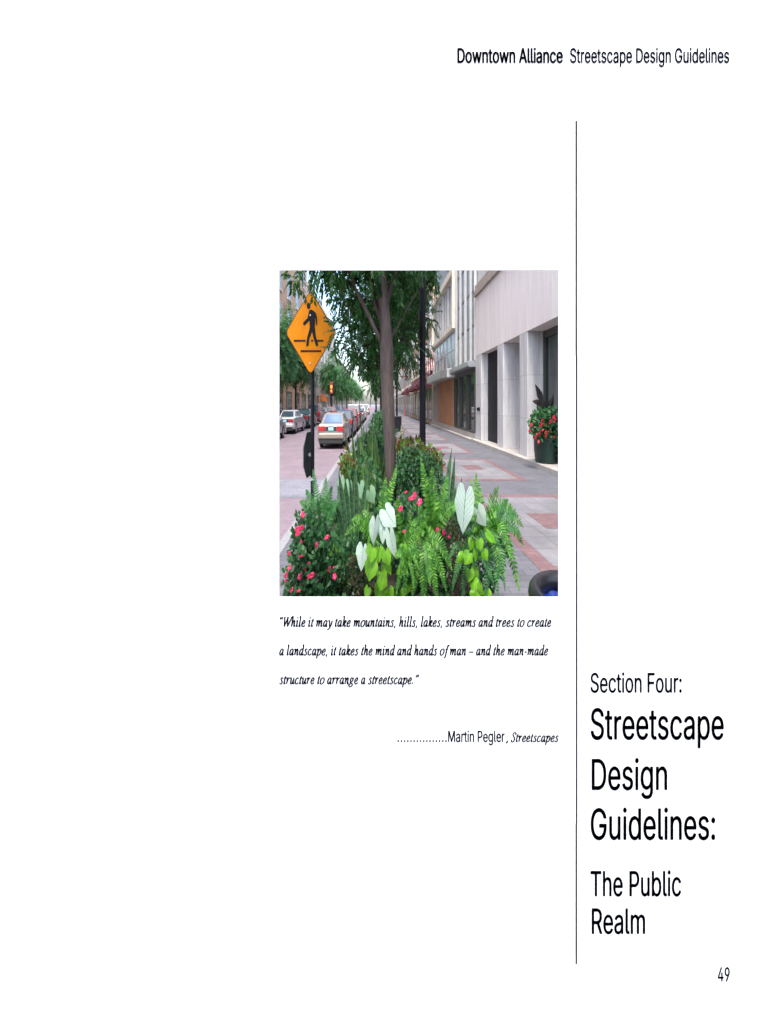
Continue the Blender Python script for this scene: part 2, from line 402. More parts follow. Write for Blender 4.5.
def sans(name, txt, u0, u1, vcap, vbase, bold=0, parent=None, mat=None):
    vcap -= (vbase-vcap)*.045; bold += .007
    me = font_mesh(txt, bold)
    co = np.zeros(len(me.vertices)*3); me.vertices.foreach_get('co', co); co = co.reshape(-1, 3)
    a, b = co[:, 0].min(), co[:, 0].max()
    (X0_, Zb), (X1_, Zc) = board(u0, vbase), board(u1, vcap)
    x = X0_+(co[:, 0]-a)/(b-a)*(X1_-X0_); z = Zb+co[:, 1]/CAP*(Zc-Zb)
    out = np.stack([x, np.full(len(x), -.0012), z], 1)
    me.vertices.foreach_set('co', out.ravel()); me.update()
    face_front(me)
    me.materials.clear(); me.materials.append(mat or M['ink'])
    o = bpy.data.objects.new(name, me); COL.objects.link(o); o.parent = parent or panel
    return o
sans('heading_text', 'Downtown Alliance', 457.2, 562.8, 49.2, 62.9, bold=.021)
sans('heading_text', 'Streetscape Design Guidelines', 569.8, 729, 49.2, 62.9, bold=.009)
sans('section_text', 'Section Four:', 590.3, 681.5, 673.6, 692.2, bold=.006)
sans('title_text', 'Streetscape', 590.5, 723.5, 709.5, 739.0, bold=.004)
sans('title_text', 'Design', 591.5, 667.0, 760.0, 789.4, bold=.004)
sans('title_text', 'Guidelines:', 590.5, 715.0, 809.5, 839.2, bold=.004)
sans('subtitle_text', 'The Public', 590.3, 681.0, 871.8, 895.6, bold=.007)
sans('subtitle_text', 'Realm', 591.5, 645.0, 909.2, 933.2, bold=.007)
sans('page_number', '49', 717.5, 729.5, 967.5, 980.8, bold=.010)
sans('author_text', 'Martin Pegler', 448, 504.6, 731, 741.6, bold=.010)
def rule(u0, u1, v0, v1):
    (a, b), (c, d) = board(u0, v1), board(u1, v0)
    return MB().add([(a, -.0012, b), (c, -.0012, b), (c, -.0012, d), (a, -.0012, d)], [(0, 1, 2, 3)])
r_ = rule(575.4, 576.9, 121, 355); r_.v += rule(575.7, 577.2, 355, 823).v; r_.f.append((4, 5, 6, 7)); r_.mi.append(0)
r_.v += rule(575.4, 576.9, 823, 963.5).v; r_.f.append((8, 9, 10, 11)); r_.mi.append(0)
face_front(r_.build('rule_line', M['grey_ink'], panel, sq=False).data)

GW = dict(a=500, b=500, c=444, d=500, e=444, f=278, g=500, h=500, i=278, k=444, l=278, m=722, n=500, o=500, p=500, r=389, s=389, t=278, u=500, v=444, w=640, y=444)
GW.update({'W': 833, 'S': 500, ' ': 250, ',': 250, '.': 250, '-': 333, '\u2013': 500, '\u201c': 500, '\u201d': 500})
ARCH = [(100, 150), (215, 360), (315, 430), (355, 360), (320, 70), (350, 0), (450, 80)]
LEAD = [(25, 345), (95, 430), (125, 350), (85, 0)]
G = {
 'a': [[(345, 400), (240, 432), (115, 330), (65, 160), (110, 15), (205, 25), (335, 200)], [(375, 430), (340, 90), (370, 0), (460, 80)]],
 'b': [[(40, 655), (135, 683), (95, 200), (95, 60), (160, 5), (300, 60), (395, 240), (365, 400), (275, 430), (160, 320), (100, 180)]],
 'c': [[(345, 345), (300, 430), (190, 405), (85, 255), (75, 90), (170, 0), (290, 25), (380, 110)]],
 'd': [[(345, 400), (240, 432), (115, 330), (65, 160), (110, 15), (205, 25), (335, 200)], [(310, 660), (410, 683), (340, 90), (370, 0), (460, 80)]],
 'e': [[(95, 190), (250, 220), (345, 310), (300, 430), (200, 410), (90, 270), (70, 100), (160, 0), (280, 20), (380, 110)]],
 'f': [[(390, 610), (350, 680), (270, 640), (200, 400), (140, 0), (70, -180), (-30, -190)], [(70, 415), (320, 415)]],
 'g': [[(310, 420), (180, 425), (105, 310), (150, 190), (280, 185), (355, 300), (310, 420)], [(180, 190), (110, 110), (240, 60), (350, -40), (250, -185), (80, -190), (5, -100), (90, 0), (190, 40)], [(330, 405), (455, 405)]],
 'h': [[(40, 655), (140, 683), (80, 0)], ARCH],
 'i': [[(30, 350), (110, 430), (130, 350), (90, 60), (130, 0), (225, 80)], [(125, 565), (150, 665)]],
 'k': [[(40, 655), (140, 683), (80, 0)], [(100, 170), (230, 370), (330, 430), (350, 340), (220, 240), (120, 225)], [(210, 235), (260, 60), (320, 0), (410, 80)]],
 'l': [[(40, 655), (145, 683), (90, 80), (120, 0), (220, 80)]],
 'm': [LEAD, [(100, 150), (200, 360), (300, 430), (335, 360), (300, 0)], [(315, 150), (430, 360), (530, 430), (575, 360), (540, 70), (570, 0), (670, 80)]],
 'n': [LEAD, ARCH],
 'o': [[(260, 430), (115, 340), (60, 160), (120, 15), (240, 0), (380, 110), (430, 290), (370, 420), (260, 430)]],
 'p': [[(25, 345), (95, 430), (125, 350), (50, -200)], [(95, 150), (215, 360), (330, 430), (415, 330), (370, 120), (250, 0), (120, 20)], [(-30, -203), (130, -203)]],
 'r': [LEAD, [(100, 150), (190, 340), (290, 430), (370, 400)]],
 's': [[(330, 365), (265, 430), (160, 405), (130, 320), (220, 225), (275, 120), (215, 5), (100, 5), (30, 85)]],
 't': [[(210, 560), (140, 400), (95, 80), (125, 0), (220, 80)], [(35, 415), (270, 415)]],
 'u': [[(25, 345), (95, 430), (125, 350), (90, 100), (140, 0), (260, 80), (350, 260)], [(385, 430), (345, 90), (375, 0), (465, 80)]],
 'v': [[(25, 375), (105, 430), (150, 300), (150, 5), (330, 220), (400, 370), (350, 430)]],
 'w': [[(25, 375), (105, 430), (140, 300), (130, 5), (330, 400)], [(330, 420), (335, 5), (520, 220), (600, 370), (550, 430)]],
 'y': [[(25, 375), (100, 430), (160, 300), (185, 0)], [(410, 430), (340, 120), (190, -110), (80, -200), (-10, -170)]],
 'W': [[(120, 653), (170, 0)], [(170, 0), (470, 640)], [(440, 653), (500, 0)], [(500, 0), (850, 653)], [(30, 650), (230, 650)], [(360, 650), (540, 650)], [(740, 650), (930, 650)]],
 'S': [[(460, 500), (440, 640), (290, 665), (170, 560), (210, 430), (330, 310), (370, 170), (280, 5), (120, 0), (40, 150)]],
 ',': [[(80, 60), (110, 20), (50, -110)]], '.': [[(30, 45), (150, 45)]], '-': [[(40, 210), (270, 210)]], '\u2013': [[(20, 210), (480, 210)]],
 '\u201c': [[(270, 660), (190, 580), (200, 500)], [(440, 660), (360, 580), (370, 500)]],
 '\u201d': [[(170, 660), (190, 580), (100, 480)], [(340, 660), (360, 580), (270, 480)]],
 ' ': []}
def catmull(p, n=6):
    if len(p) < 3: return [Vector(q) for q in p]
    P = [Vector(q) for q in ([p[0]]+list(p)+[p[-1]])]; out = []
    for i in range(1, len(P)-2):
        for k in range(n):
            t = k/n; a, b, c, d = P[i-1:i+3]
            out.append(.5*((2*b)+(c-a)*t+(2*a-5*b+4*c-d)*t*t+(3*b-a-3*c+d)*t**3))
    out.append(P[-2]); return out
def italic(name, txt, u0, u1, vbase, em):
    m = MB(); x = 0
    for ch in txt:
        for st in G[ch]:
            pts = catmull(st)
            L = []
            for i, p in enumerate(pts):
                d = (pts[min(i+1, len(pts)-1)]-pts[max(i-1, 0)])
                d = d.normalized() if d.length else Vector((1, 0))
                w = 34+36*abs(d.y)**1.5*(1 if ch not in 'W' else .9)
                if ch in '-\u2013': w = 42
                if ch in ',.\u201c\u201d' or (ch == 'i' and len(st) == 2): w = 64
                nrm = Vector((-d.y, d.x))*w
                L.append((p+nrm, p-nrm))
            vs = [q for ab in L for q in ab]
            vs = [((q.x+x+.17*q.y), 0, q.y) for q in vs]
            m.add(vs, [(2*i, 2*i+1, 2*i+3, 2*i+2) for i in range(len(L)-1)])
        x += GW[ch]
    xs = [v[0] for v in m.v]; a, b = min(xs), max(xs)
    (Xa, Zb), (Xb, _) = board(u0, vbase), board(u1, vbase)
    k = em*PY/F/1000
    m.v = [(Xa+(v[0]-a)/(b-a)*(Xb-Xa), -.0012, Zb+v[2]*k) for v in m.v]
    o = m.build(name, M['ink'], panel, sq=False); face_front(o.data)
    return o
italic('quote_text', '\u201cWhile it may take mountains, hills, lakes, streams and trees to create', 279.8, 551.3, 626.3, 14.2)
italic('quote_text', 'a landscape, it takes the mind and hands of man \u2013 and the man-made', 279.2, 548.2, 654.8, 14.2)
italic('quote_text', 'structure to arrange a streetscape.\u201d', 279.2, 419.2, 683.6, 14.2)
italic('title_credit', 'Streetscapes', 510.5, 558.6, 741.4, 13.6)
italic('leader_dots', '................', 397.3, 446.8, 741.4, 15)
italic('comma_text', ',', 505.6, 508.0, 741.4, 14)

# ------------------------------------------------------------------ buildings
def facade_window(b, xf, side, y0, y1, z0, z1, fmat, gmat, fw=.09, bars=1, hbars=1, depth=.035):
    # side: +1 when the wall faces -x (right hand row), -1 when it faces +x
    xa, xb = (xf-depth, xf+.02) if side > 0 else (xf-.02, xf+depth)
    m = MB()
    m.box(xa, xb, y0, y0+fw, z0, z1); m.box(xa, xb, y1-fw, y1, z0, z1)
    m.box(xa, xb, y0+fw, y1-fw, z0, z0+fw); m.box(xa, xb, y0+fw, y1-fw, z1-fw, z1)
    xm = (xa+.015, xb-.02) if side > 0 else (xa+.02, xb-.015)
    for i in range(1, bars+1):
        y = y0+(y1-y0)*i/(bars+1); m.box(*xm, y-fw*.3, y+fw*.3, z0+fw, z1-fw)
    for i in range(1, hbars+1):
        z = z0+(z1-z0)*i/(hbars+1); m.box(xm[0]+.004, xm[1]-.004, y0+fw, y1-fw, z-fw*.3, z+fw*.3)
    f = m.build('window', fmat, b, sq=False)
    px = xf-.012 if side > 0 else xf+.012
    MB().box(min(px, xf), max(px, xf)+.001, y0+fw*.9, y1-fw*.9, z0+fw*.9, z1-fw*.9).build('pane', gmat, f, sq=False)
    return f

# stone building with deep openings -----------------------------------------
FX = 4.30; SB0, SB1 = 2.0, 21.15; OZ = 3.76; ST = .134
sb = thing('stone_building', 'pale pinkish stone building with three deep openings between white piers', 'building')
ops = [(17.3, 20.04), (14.6, 16.5), (10.6, 13.85), (6.6, 9.8), (3.0, 5.6)]
m = MB(); m.box(FX, FX+6, SB0, SB1, OZ, 6.34)
m.build('wall', M['limestone'], sb, sq=False)
m = MB(); ys = sorted([SB0]+[y for o_ in ops for y in o_]+[SB1])
for i in range(0, len(ys), 2): MB().box(FX+.002, FX+.9, ys[i], ys[i+1], ST, OZ).build('pier', M['pier'], sb, sq=False, bevel=.015)
MB().box(4.09, FX+6, SB0, SB1, -.05, ST).build('step', M['step'], sb, sq=False, bevel=.01)
MB().box(FX-.09, FX+6, SB0, SB1, 6.343, 6.60).box(FX-.04, FX+6, SB0, SB1, 6.603, 6.85).build('cornice', M['cornice'], sb, sq=False, bevel=.02)
MB().box(FX+.5, FX+6, SB0, SB1, 6.853, 11.5).build('upper_wall', M['limestone'], sb, sq=False)
for k in range(5): facade_window(sb, FX+.5, 1, 3.5+3.6*k, 5.4+3.6*k, 7.6, 9.9, M['bronze'], M['glass'])
# opening fillings
def filling(y0, y1, depth, kind):
    x = FX+depth
    if kind == 'door':
        MB().box(x, x+.05, y0-.02, y1+.02, ST, OZ).build('door', M['black_metal'], sb, sq=False)
    elif kind == 'blank':
        MB().box(x, x+.05, y0-.02, y1+.02, ST, OZ).build('recess_wall', M['black_metal'], sb, sq=False)
    else:
        m = MB(); w = .12
        n = 3
        for i in range(n+1):
            y = y1-(y1-y0)*i/n; m.box(x-.06, x+.04, y-w*(.9 if i < n else 0)-.001, y+w*.1, ST, OZ-.002)
        m.box(x-.05, x+.03, y0, y1, OZ-.2, OZ-.003); m.box(x-.05, x+.03, y0, y1, ST, ST+.25)
        f = m.build('shop_window', M['bronze'], sb, sq=False)
        MB().box(x, x+.01, y0, y1, ST+.2, OZ-.15).build('pane', M['green_glass'], f, sq=False)
filling(*ops[0], .29, 'door'); filling(*ops[1], .56, 'blank')
for k in (2, 3, 4): filling(*ops[k], .52, 'window')
MB().box(FX-.03, FX+.001, 20.25, 20.5, 1.36, 1.52).box(FX-.03, FX+.001, 20.62, 20.78, 1.38, 1.5).build('number_plate', M['black_metal'], sb, sq=False, bevel=.008)

# glass and metal building -----------------------------------------------------
gb = thing('glass_fronted_building', 'glass and metal shopfront building with tall white fins and one bay boarded with plywood', 'building')
G0, G1 = 21.17, 37.5
m = MB(); m.box(FX+.12, FX+6, G0, G1, 0, 12.5)
m.build('wall', M['grey_panel'], gb, sq=False)
MB().box(FX-.02, FX+.12, G0, G1, 0, .35).build('plinth', M['step'], gb, sq=False)
MB().box(4.09, FX-.022, G0, G1, -.05, .10).build('step', M['step'], gb, sq=False)
# ground storey
for (a, b, gm) in ((21.3, 23.2, 'glass'), (23.3, 25.3, 'glass'), (25.4, 27.1, 'green_glass')):
    facade_window(gb, FX+.10, 1, a, b, .352, 3.15, M['bronze'], M[gm], fw=.10, bars=0, hbars=0, depth=.12)
m = MB()
for i in range(6): m.box(FX+.02, FX+.05, 27.25+i*1.25, 27.25+(i+1)*1.25-.012, .352, 3.10)
m.build('plywood_hoarding', M['plywood'], gb, sq=False)
MB().box(FX+.01, FX+.12, 34.8, 37.4, .352, 3.1).build('side_shutter', M['grey_panel'], gb, sq=False)
# fin zone
m = MB()
for y in (21.35, 22.4, 23.75, 25.2, 26.5): MB().box(FX-.022, FX+.11, y, y+.08, 3.62, 12.4).build('fin', M['white_metal'], gb, sq=False, bevel=.01)
for i, z in enumerate((3.7, 5.3, 6.9, 8.5, 10.1)):
    facade_window(gb, FX+.10, 1, 21.3, 26.9, z, z+1.55, M['grey_panel'], M['bluegrey_glass' if i != 0 else 'glass'], fw=.07, bars=5, hbars=0, depth=.02)
# left zone: glass band, framed windows, white cornice
facade_window(gb, FX+.10, 1, 27.2, 37.3, 3.75, 5.9, M['alu'], M['bluegrey_glass'], fw=.06, bars=5, hbars=1, depth=.06)
MB().box(FX-.12, FX+.118, 27.05, 37.45, 5.93, 6.2).box(FX-.14, FX+.118, 27.05, 37.45, 9.0, 9.45).box(FX-.12, FX+.118, 37.2, 37.45, 6.2, 9.0).box(FX-.12, FX+.118, 27.05, 27.3, 6.2, 9.0).build('window_surround', M['cream_trim'], gb, sq=False, bevel=.02)
for k in range(4): facade_window(gb, FX+.10, 1, 27.5+k*2.4, 29.6+k*2.4, 6.25, 8.95, M['white_metal'], M['glass'], fw=.16, bars=1, hbars=0, depth=.10)
# marquee
poly = [(FX, 26.9), (FX-.42, 27.1), (FX-.62, 28.5), (FX-.66, 33), (FX-.62, 36.2), (FX-.35, 37.4), (FX, 37.45)]
n = len(poly); m = MB()
m.add([(x, y, 3.16) for x, y in poly]+[(x, y, 3.66) for x, y in poly], [tuple(range(n)), tuple(range(n, 2*n))[::-1]]+[(i, (i+1) % n, (i+1) % n+n, i+n) for i in range(n)])
m.build('marquee', M['alu'], gb, sq=False, bevel=.02)
MB().box(FX-.3, FX+.118, 21.2, 26.88, 3.3, 3.58).build('canopy', M['grey_panel'], gb, sq=False, bevel=.02)
MB().box(FX-.32, FX-.304, 21.2, 26.88, 3.36, 3.56).build('canopy_edge', M['alu'], gb, sq=False)

# flags on the front
for i, y in enumerate((35.2, 38.2)):
    fl = thing('flag', ['red and white striped flag hanging above the metal marquee', 'smaller red and white flag hanging beyond the marquee end'][i], 'flag', (FX-.05, y, 4.3), 'flags on the shopfronts')
    MB().tube([(0, 0, .2), (-.7, 0, 1.5)], .03, 6).build('flagpole', M['alu'], fl)
    for k in range(4):
        m = MB(); a = -.68+k*.12
        P = []
        for j in range(9):
            z = 1.45-j*.19-k*.1; P += [(a+.03*math.sin(j*.9), .05*math.sin(j*1.3+k), z), (a+.12+.03*math.sin(j*.9), .05*math.sin(j*1.3+k+1), z-.03)]
        m.add(P, [(2*j, 2*j+1, 2*j+3, 2*j+2) for j in range(8)])
        m.build('stripe', M['flag_red' if k % 2 == 0 else 'flag_white'], fl)

# generic block building
def block(name, label, xf, side, y0, y1, h, wall, trim, nwin, floors, z0=4.2, fh=3.4, wz=2.0, ww=1.2, base=True, deep=7, gl='glass', fr='white_metal', cornice=True, shop=True, bars=0):
    b = thing(name, label, 'building')
    xa, xb = (xf, xf+deep) if side > 0 else (xf-deep, xf)
    MB().box(xa, xb, y0, y1, 0, h).build('wall', M[wall], b, sq=False)
    s = -1 if side > 0 else 1
    if cornice:
        p = sorted((xf+s*.22, xf-s*1.0)); MB().box(*p, y0+.01, y1-.01, h+.003, h+.5).build('cornice', M[trim], b, sq=False, bevel=.03)
        p = sorted((xf+s*.10, xf-s*.1)); MB().box(*p, y0+.01, y1-.01, z0-.6, z0-.3).build('string_course', M[trim], b, sq=False)
    for f in range(floors):
        for k in range(nwin):
            yc = y0+(y1-y0)*(k+.5)/nwin; z = z0+f*fh
            facade_window(b, xf, side, yc-ww/2, yc+ww/2, z, z+wz, M[fr], M[gl], fw=.1, bars=bars, hbars=1)
            p = sorted((xf+s*.12, xf-s*.05)); MB().box(*p, yc-ww/2-.1, yc+ww/2+.1, z-.16, z-.004).build('sill', M[trim], b, sq=False)
    if shop:
        for k in range(nwin):
            yc = y0+(y1-y0)*(k+.5)/nwin; w2 = (y1-y0)/nwin*.30
            facade_window(b, xf, side, yc-w2, yc+w2, .3, 2.9, M['bronze'], M['glass'], fw=.12, bars=1, hbars=0)
    return b
tb = block('tan_building', 'tall sandstone coloured building with maroon awnings over its shopfronts', FX, 1, 37.52, 62, 17, 'sandstone', 'cream_trim', 7, 4, z0=5.0)
def awning(b, y0, y1, zt, zb, out, mat, side=1, xf=FX):
    s = -1 if side > 0 else 1
    x0, x1 = xf+s*.01, xf+s*out
    m = MB(); m.add([(x0, y0, zt), (x1, y0, zb), (x1, y1, zb), (x0, y1, zt), (x1, y0, zb-.28), (x1, y1, zb-.28), (x0, y0, zb-.28), (x0, y1, zb-.28)],
                    [(0, 1, 2, 3), (1, 4, 5, 2), (0, 6, 4, 1), (3, 2, 5, 7)])
    return m.build('awning', mat, b, sq=False)
for k, (a, b_) in enumerate(((38.2, 43.5), (46, 50), (52, 57.5))): awning(tb, a, b_, 4.3, 3.35, .75, M['maroon'])
fb = block('pale_building', 'pale masonry building beyond the maroon awnings', FX, 1, 62.02, 100, 13, 'pale_wall', 'cream_trim', 9, 3, fr='bronze')
awning(fb, 66, 72, 4.0, 3.3, .8, M['maroon'])
block('end_building', 'distant cream building closing the right hand row of fronts', FX, 1, 100.02, 210, 16, 'cream', 'cream_trim', 14, 3, fr='bronze')
# left side
LX = -8.9
block('brick_building', 'tall tan brick building with stone sills at the upper left', LX, -1, 12, 60, 30, 'tan_brick', 'cream_trim', 10, 7, z0=5.3, fh=3.4, wz=2.3, ww=1.9, gl='bluegrey_glass', bars=1)
cb = block('cream_building', 'cream coloured building behind the parked cars and street trees', LX, -1, 60.02, 100, 16.5, 'cream', 'cream_trim', 9, 3, z0=5, fr='cream_trim', shop=True)
awning(cb, 75, 78, 3.3, 2.4, .9, M['orange_canvas'], -1, LX)
rb = block('gabled_building', 'low pale building with a red roof edge at the end of the street', LX, -1, 100.02, 150, 11.0, 'pale_wall', 'roof_red', 8, 2, z0=4.6)
block('distant_building', 'smallest pale building far down the street', LX-1.5, -1, 150.02, 260, 10.5, 'cream', 'cream_trim', 10, 2, shop=False)

# ------------------------------------------------------------------ vehicles
def arc(cy, cz, r, a0, a1, n=7):
    return [(cy+r*math.cos(R(a0+(a1-a0)*i/n)), cz+r*math.sin(R(a0+(a1-a0)*i/n))) for i in range(n+1)]
def make_car(label, kind, col, xc, yr, glassm='car_glass', group=None, cat='car', detail=True):
    t = thing({'sedan': 'sedan_car', 'hatch': 'hatchback_car', 'suv': 'suv_car'}[kind], label, cat, (xc, yr, RZ), group)
    paint_m = paint('car_paint', col)
    w = .88 if kind != 'suv' else .94
    if kind == 'sedan': L, bz, tz = 4.65, 1.0, 1.41; c0, c1, t0, t1 = .72, 3.45, 1.30, 2.60; rear = [(.02, .30), (0, .50), (.06, .62), (.10, .90), (.18, .985), (.80, 1.02)]
    elif kind == 'hatch': L, bz, tz = 4.2, .98, 1.47; c0, c1, t0, t1 = .12, 3.1, .62, 2.2; rear = [(.02, .30), (0, .50), (.05, .62), (.07, .95), (.14, 1.0)]
    else: L, bz, tz = 4.75, 1.10, 1.78; c0, c1, t0, t1 = .08, 3.3, .40, 2.55; rear = [(.02, .36), (0, .55), (.04, .66), (.05, 1.05), (.12, 1.12)]
    zb = .24 if kind != 'suv' else .32; rw = .33 if kind != 'suv' else .38
    ya, yb = .95, L-.90
    prof = rear+[(c1-.1, bz), (L-.9, bz-.10), (L-.25, bz-.22), (L-.04, bz-.40), (L, .45), (L-.08, zb)]
    prof += arc(yb, zb+.06, rw+.05, 0, 180)+arc(ya, zb+.06, rw+.05, 0, 180)
    n = len(prof); vs = []
    cy, cz = L/2, .62
    for x, k in ((-w, .965), (-w+.09, 1), (w-.09, 1), (w, .965)):
        vs += [(x, cy+(y-cy)*(k if k < 1 else 1), z if (k == 1 or z < .5) else z-.035) for y, z in prof]
    fs = [tuple(range(n)), tuple(range(3*n, 4*n))[::-1]]
    for j in range(3): fs += [(j*n+i, j*n+n+i, j*n+n+(i+1) % n, j*n+(i+1) % n) for i in range(n)]
    MB().add(vs, fs).build('body', paint_m, t, bevel=.02)
    # cabin
    wb, wt = w-.08, w-.27
    def ring(y0, y1, hw, z): return [(-hw, y0, z), (hw, y0, z), (hw, y1, z), (-hw, y1, z)]
    m = MB(); m.add(ring(c0, c1, wb, bz-.02)+ring(t0-.03, t1+.05, wt+.02, tz-.05)+ring(t0+.10, t1-.10, wt-.08, tz), [(0, 1, 2, 3)]+[(i, (i+1) % 4, (i+1) % 4+4, i+4) for i in range(4)]+[(i+4, (i+1) % 4+4, (i+1) % 4+8, i+8) for i in range(4)]+[(8, 9, 10, 11)])
    m.build('cabin', paint_m, t, bevel=.025)
    A = [Vector(p) for p in ring(c0, c1, wb, bz-.02)]; B = [Vector(p) for p in ring(t0-.03, t1+.05, wt+.02, tz-.05)]
    def patch(i, j, s0, s1, h0, h1, name, mat, par=t, off=.012):
        def pt(s, h): return (A[i]*(1-s)+A[j]*s)*(1-h)+(B[i]*(1-s)+B[j]*s)*h
        q = [pt(s0, h0), pt(s1, h0), pt(s1, h1), pt(s0, h1)]
        nn = (q[1]-q[0]).cross(q[3]-q[0]).normalized(); c = Vector((0, (c0+c1)/2, 1.1))
        if nn.dot((q[0]+q[2])/2-c) < 0: nn = -nn
        q2 = [p+nn*off for p in q]; qi = [p-nn*.01 for p in q]
        return MB().add(q2+qi, [(0, 1, 2, 3), (4, 5, 6, 7)]+[(a, (a+1) % 4, (a+1) % 4+4, a+4) for a in range(4)]).build(name, mat, par)
    patch(0, 1, .09, .91, .10, .93, 'rear_window', M[glassm]); patch(2, 3, .08, .92, .06, .93, 'windscreen', M['car_glass'])
    for (i, j) in ((1, 2), (3, 0)):
        if i == 1: segs = ((.20, .50), (.53, .80))
        else: segs = ((.20, .47), (.50, .80))
        for s0, s1 in segs: patch(i, j, s0, s1, .10, .90, 'side_window', M['car_glass'])
    for x in (-w+.10, w-.10):
        for y in (ya, yb):
            wh = MB().add([], []); e = bpy.data.objects.new('wheel', None)
            mm = MB(); nseg = 20
            pr = [(rw-.10, -.10), (rw-.01, -.10), (rw, -.07), (rw, .07), (rw-.01, .10), (rw-.10, .10)]
            vs2 = [(px, r*math.cos(2*math.pi*k/nseg), r*math.sin(2*math.pi*k/nseg)) for r, px in pr for k in range(nseg)]
            fs2 = [(i*nseg+k, i*nseg+(k+1) % nseg, ((i+1) % 6)*nseg+(k+1) % nseg, ((i+1) % 6)*nseg+k) for i in range(6) for k in range(nseg)]
            whl = mm.add(vs2, fs2).build('wheel', M['rubber'], t, (x*S, y, rw))
            r2 = MB(); r2.tube([(-.085, 0, 0), (.085, 0, 0)], rw-.095, 16); r2.tube([(-.095, 0, 0), (.095, 0, 0)], .06, 10)
            r2.build('rim', M['rim'], whl)
    # rear details
    lz = (.72, .90) if kind == 'sedan' else (.74, 1.0)
    lw = .42 if kind == 'sedan' else .2
    if kind == 'suv': lz = (.85, 1.15)
    for s in (-1, 1):
        a, b = sorted((s*(w-.07), s*(w-.07-lw)))
        MB().box(a, b, .02, .12, *lz).build('tail_light', M['lamp_red'], t, bevel=.015)
    MB().box(-.36, .36, .045, .12, lz[0]+.0, lz[1]-.02).build('plate_recess', M['trim_dark'], t)
    MB().box(-.17, .17, .03, .044, lz[0]+.015, lz[1]-.035).build('licence_plate', M['plate'], t)
    MB().box(-w+.03, w-.03, -.07, .06, .42, .60).build('bumper', paint_m, t, bevel=.03)
    MB().box(-w+.10, w-.10, -.03, .12, zb-.02, .40).build('lower_valance', M['trim_dark'], t, bevel=.02)
    MB().box(-w+.2, w-.2, .2, L-.2, zb-.06, zb+.05).build('underbody', M['trim_dark'], t)
    MB().box(-w+.05, w-.05, .09, .12, bz-.10, bz-.09).build('boot_seam', M['trim_dark'], t)
    for s in (-1, 1):
        MB().box(*sorted((s*(w-.06), s*(w+.14))), c1-.62, c1-.50, bz, bz+.14).build('wing_mirror', paint_m, t, bevel=.03)
    MB().box(-.02-.35, -.35+.1, -.02, .1, .22, .27).build('exhaust_pipe', M['rim'], t)
    return t
gp = 'cars parked along the near kerb'; gl = 'cars parked along the far kerb'; gm = 'cars driving in the middle of the street'
make_car('beige sedan with red tail lights, nearest of the cars parked by the planter kerb', 'sedan', (.23, .20, .155), -1.86, 18.9, 'car_glass_blue', gp)
make_car('dark navy hatchback parked in front of the beige sedan', 'hatch', (.012, .02, .04), -1.82, 24.9, 'car_glass', gp)
make_car('bright red hatchback parked between two dark vehicles', 'hatch', (.26, .01, .014), -1.82, 30.4, 'car_glass', gp)
make_car('black tall SUV parked in front of the red hatchback', 'suv', (.012, .014, .018), -1.88, 36.4, 'car_glass', gp)
make_car('grey sedan parked beyond the black SUV', 'sedan', (.2, .2, .22), -1.84, 43.5, 'car_glass', gp)
make_car('white sedan parked beyond the grey sedan near the kerb', 'sedan', (.6, .6, .6), -1.84, 51, 'car_glass', gp)
make_car('silver SUV standing alone at the far end of the near kerb', 'suv', (.45, .43, .40), -2.0, 78, 'car_glass', gp)
make_car('silver sedan cut by the left edge of the picture', 'sedan', (.35, .36, .38), -5.48, 21.4, 'car_glass', gl)
make_car('white sedan parked by the far kerb beside the sign post', 'sedan', (.5, .5, .51), -5.45, 28.0, 'car_glass', gl)
make_car('dark green sedan parked in front of the white sedan', 'sedan', (.012, .04, .035), -5.45, 34.2, 'car_glass', gl)
make_car('maroon SUV parked in front of the dark green sedan', 'suv', (.14, .02, .03), -5.45, 40.5, 'car_glass', gl)
make_car('black hatchback parked just beyond the maroon SUV', 'hatch', (.03, .03, .035), -5.45, 47.5, 'car_glass', gl)
make_car('red hatchback parked on the far side near the amber signal', 'hatch', (.35, .03, .03), -5.45, 54.5, 'car_glass', gl)
make_car('blue sedan parked far down by the far kerb', 'sedan', (.05, .10, .25), -5.45, 63, 'car_glass', gl)
make_car('white SUV driving away in the middle of the street', 'suv', (.5, .5, .5), -3.7, 84, 'car_glass', gm)
make_car('pale grey sedan driving ahead of the white SUV', 'sedan', (.45, .45, .47), -3.3, 70, 'car_glass', gm)
make_car('dark SUV driving at the far end of the street', 'suv', (.06, .06, .07), -3.1, 92, 'car_glass', gm)

# ------------------------------------------------------------------ signs and posts
sgY = 6.35
sg = thing('pedestrian_crossing_sign', 'orange diamond pedestrian crossing sign on a black post beside the planter', 'traffic sign', (W(312.5, 0, sgY).x, sgY, 0))
cx = sg.location.x
MB().tube([(0, 0, 0), (0, 0, 3.0)], .042, 12).build('post', M['black_metal'], sg)
cz = W(0, 333.5, sgY).z; hd = 42.5*sgY/F; hw = hd*1.0
def diamond(r, y0, y1, rr=.10):
    pts = []
    for k in range(4):
        a = math.pi/2*k; c = Vector((math.cos(a)*r, math.sin(a)*r)); 
        p = Vector((math.cos(a-math.pi/2)*r, math.sin(a-math.pi/2)*r)); q = Vector((math.cos(a+math.pi/2)*r, math.sin(a+math.pi/2)*r))
        s0 = c+(p-c)*rr; s1 = c+(q-c)*rr
        for t in (0, .25, .5, .75, 1): pts.append((s0*(1-t)**2+c*2*t*(1-t)+s1*t*t))
    return MB().prism_y([(p.x*.98, p.y+cz) for p in pts], y0, y1)
OX = (311.3-312.5)*sgY/F/S
def shift(m, dx): m.v = [(x+dx, y, z) for x, y, z in m.v]; return m
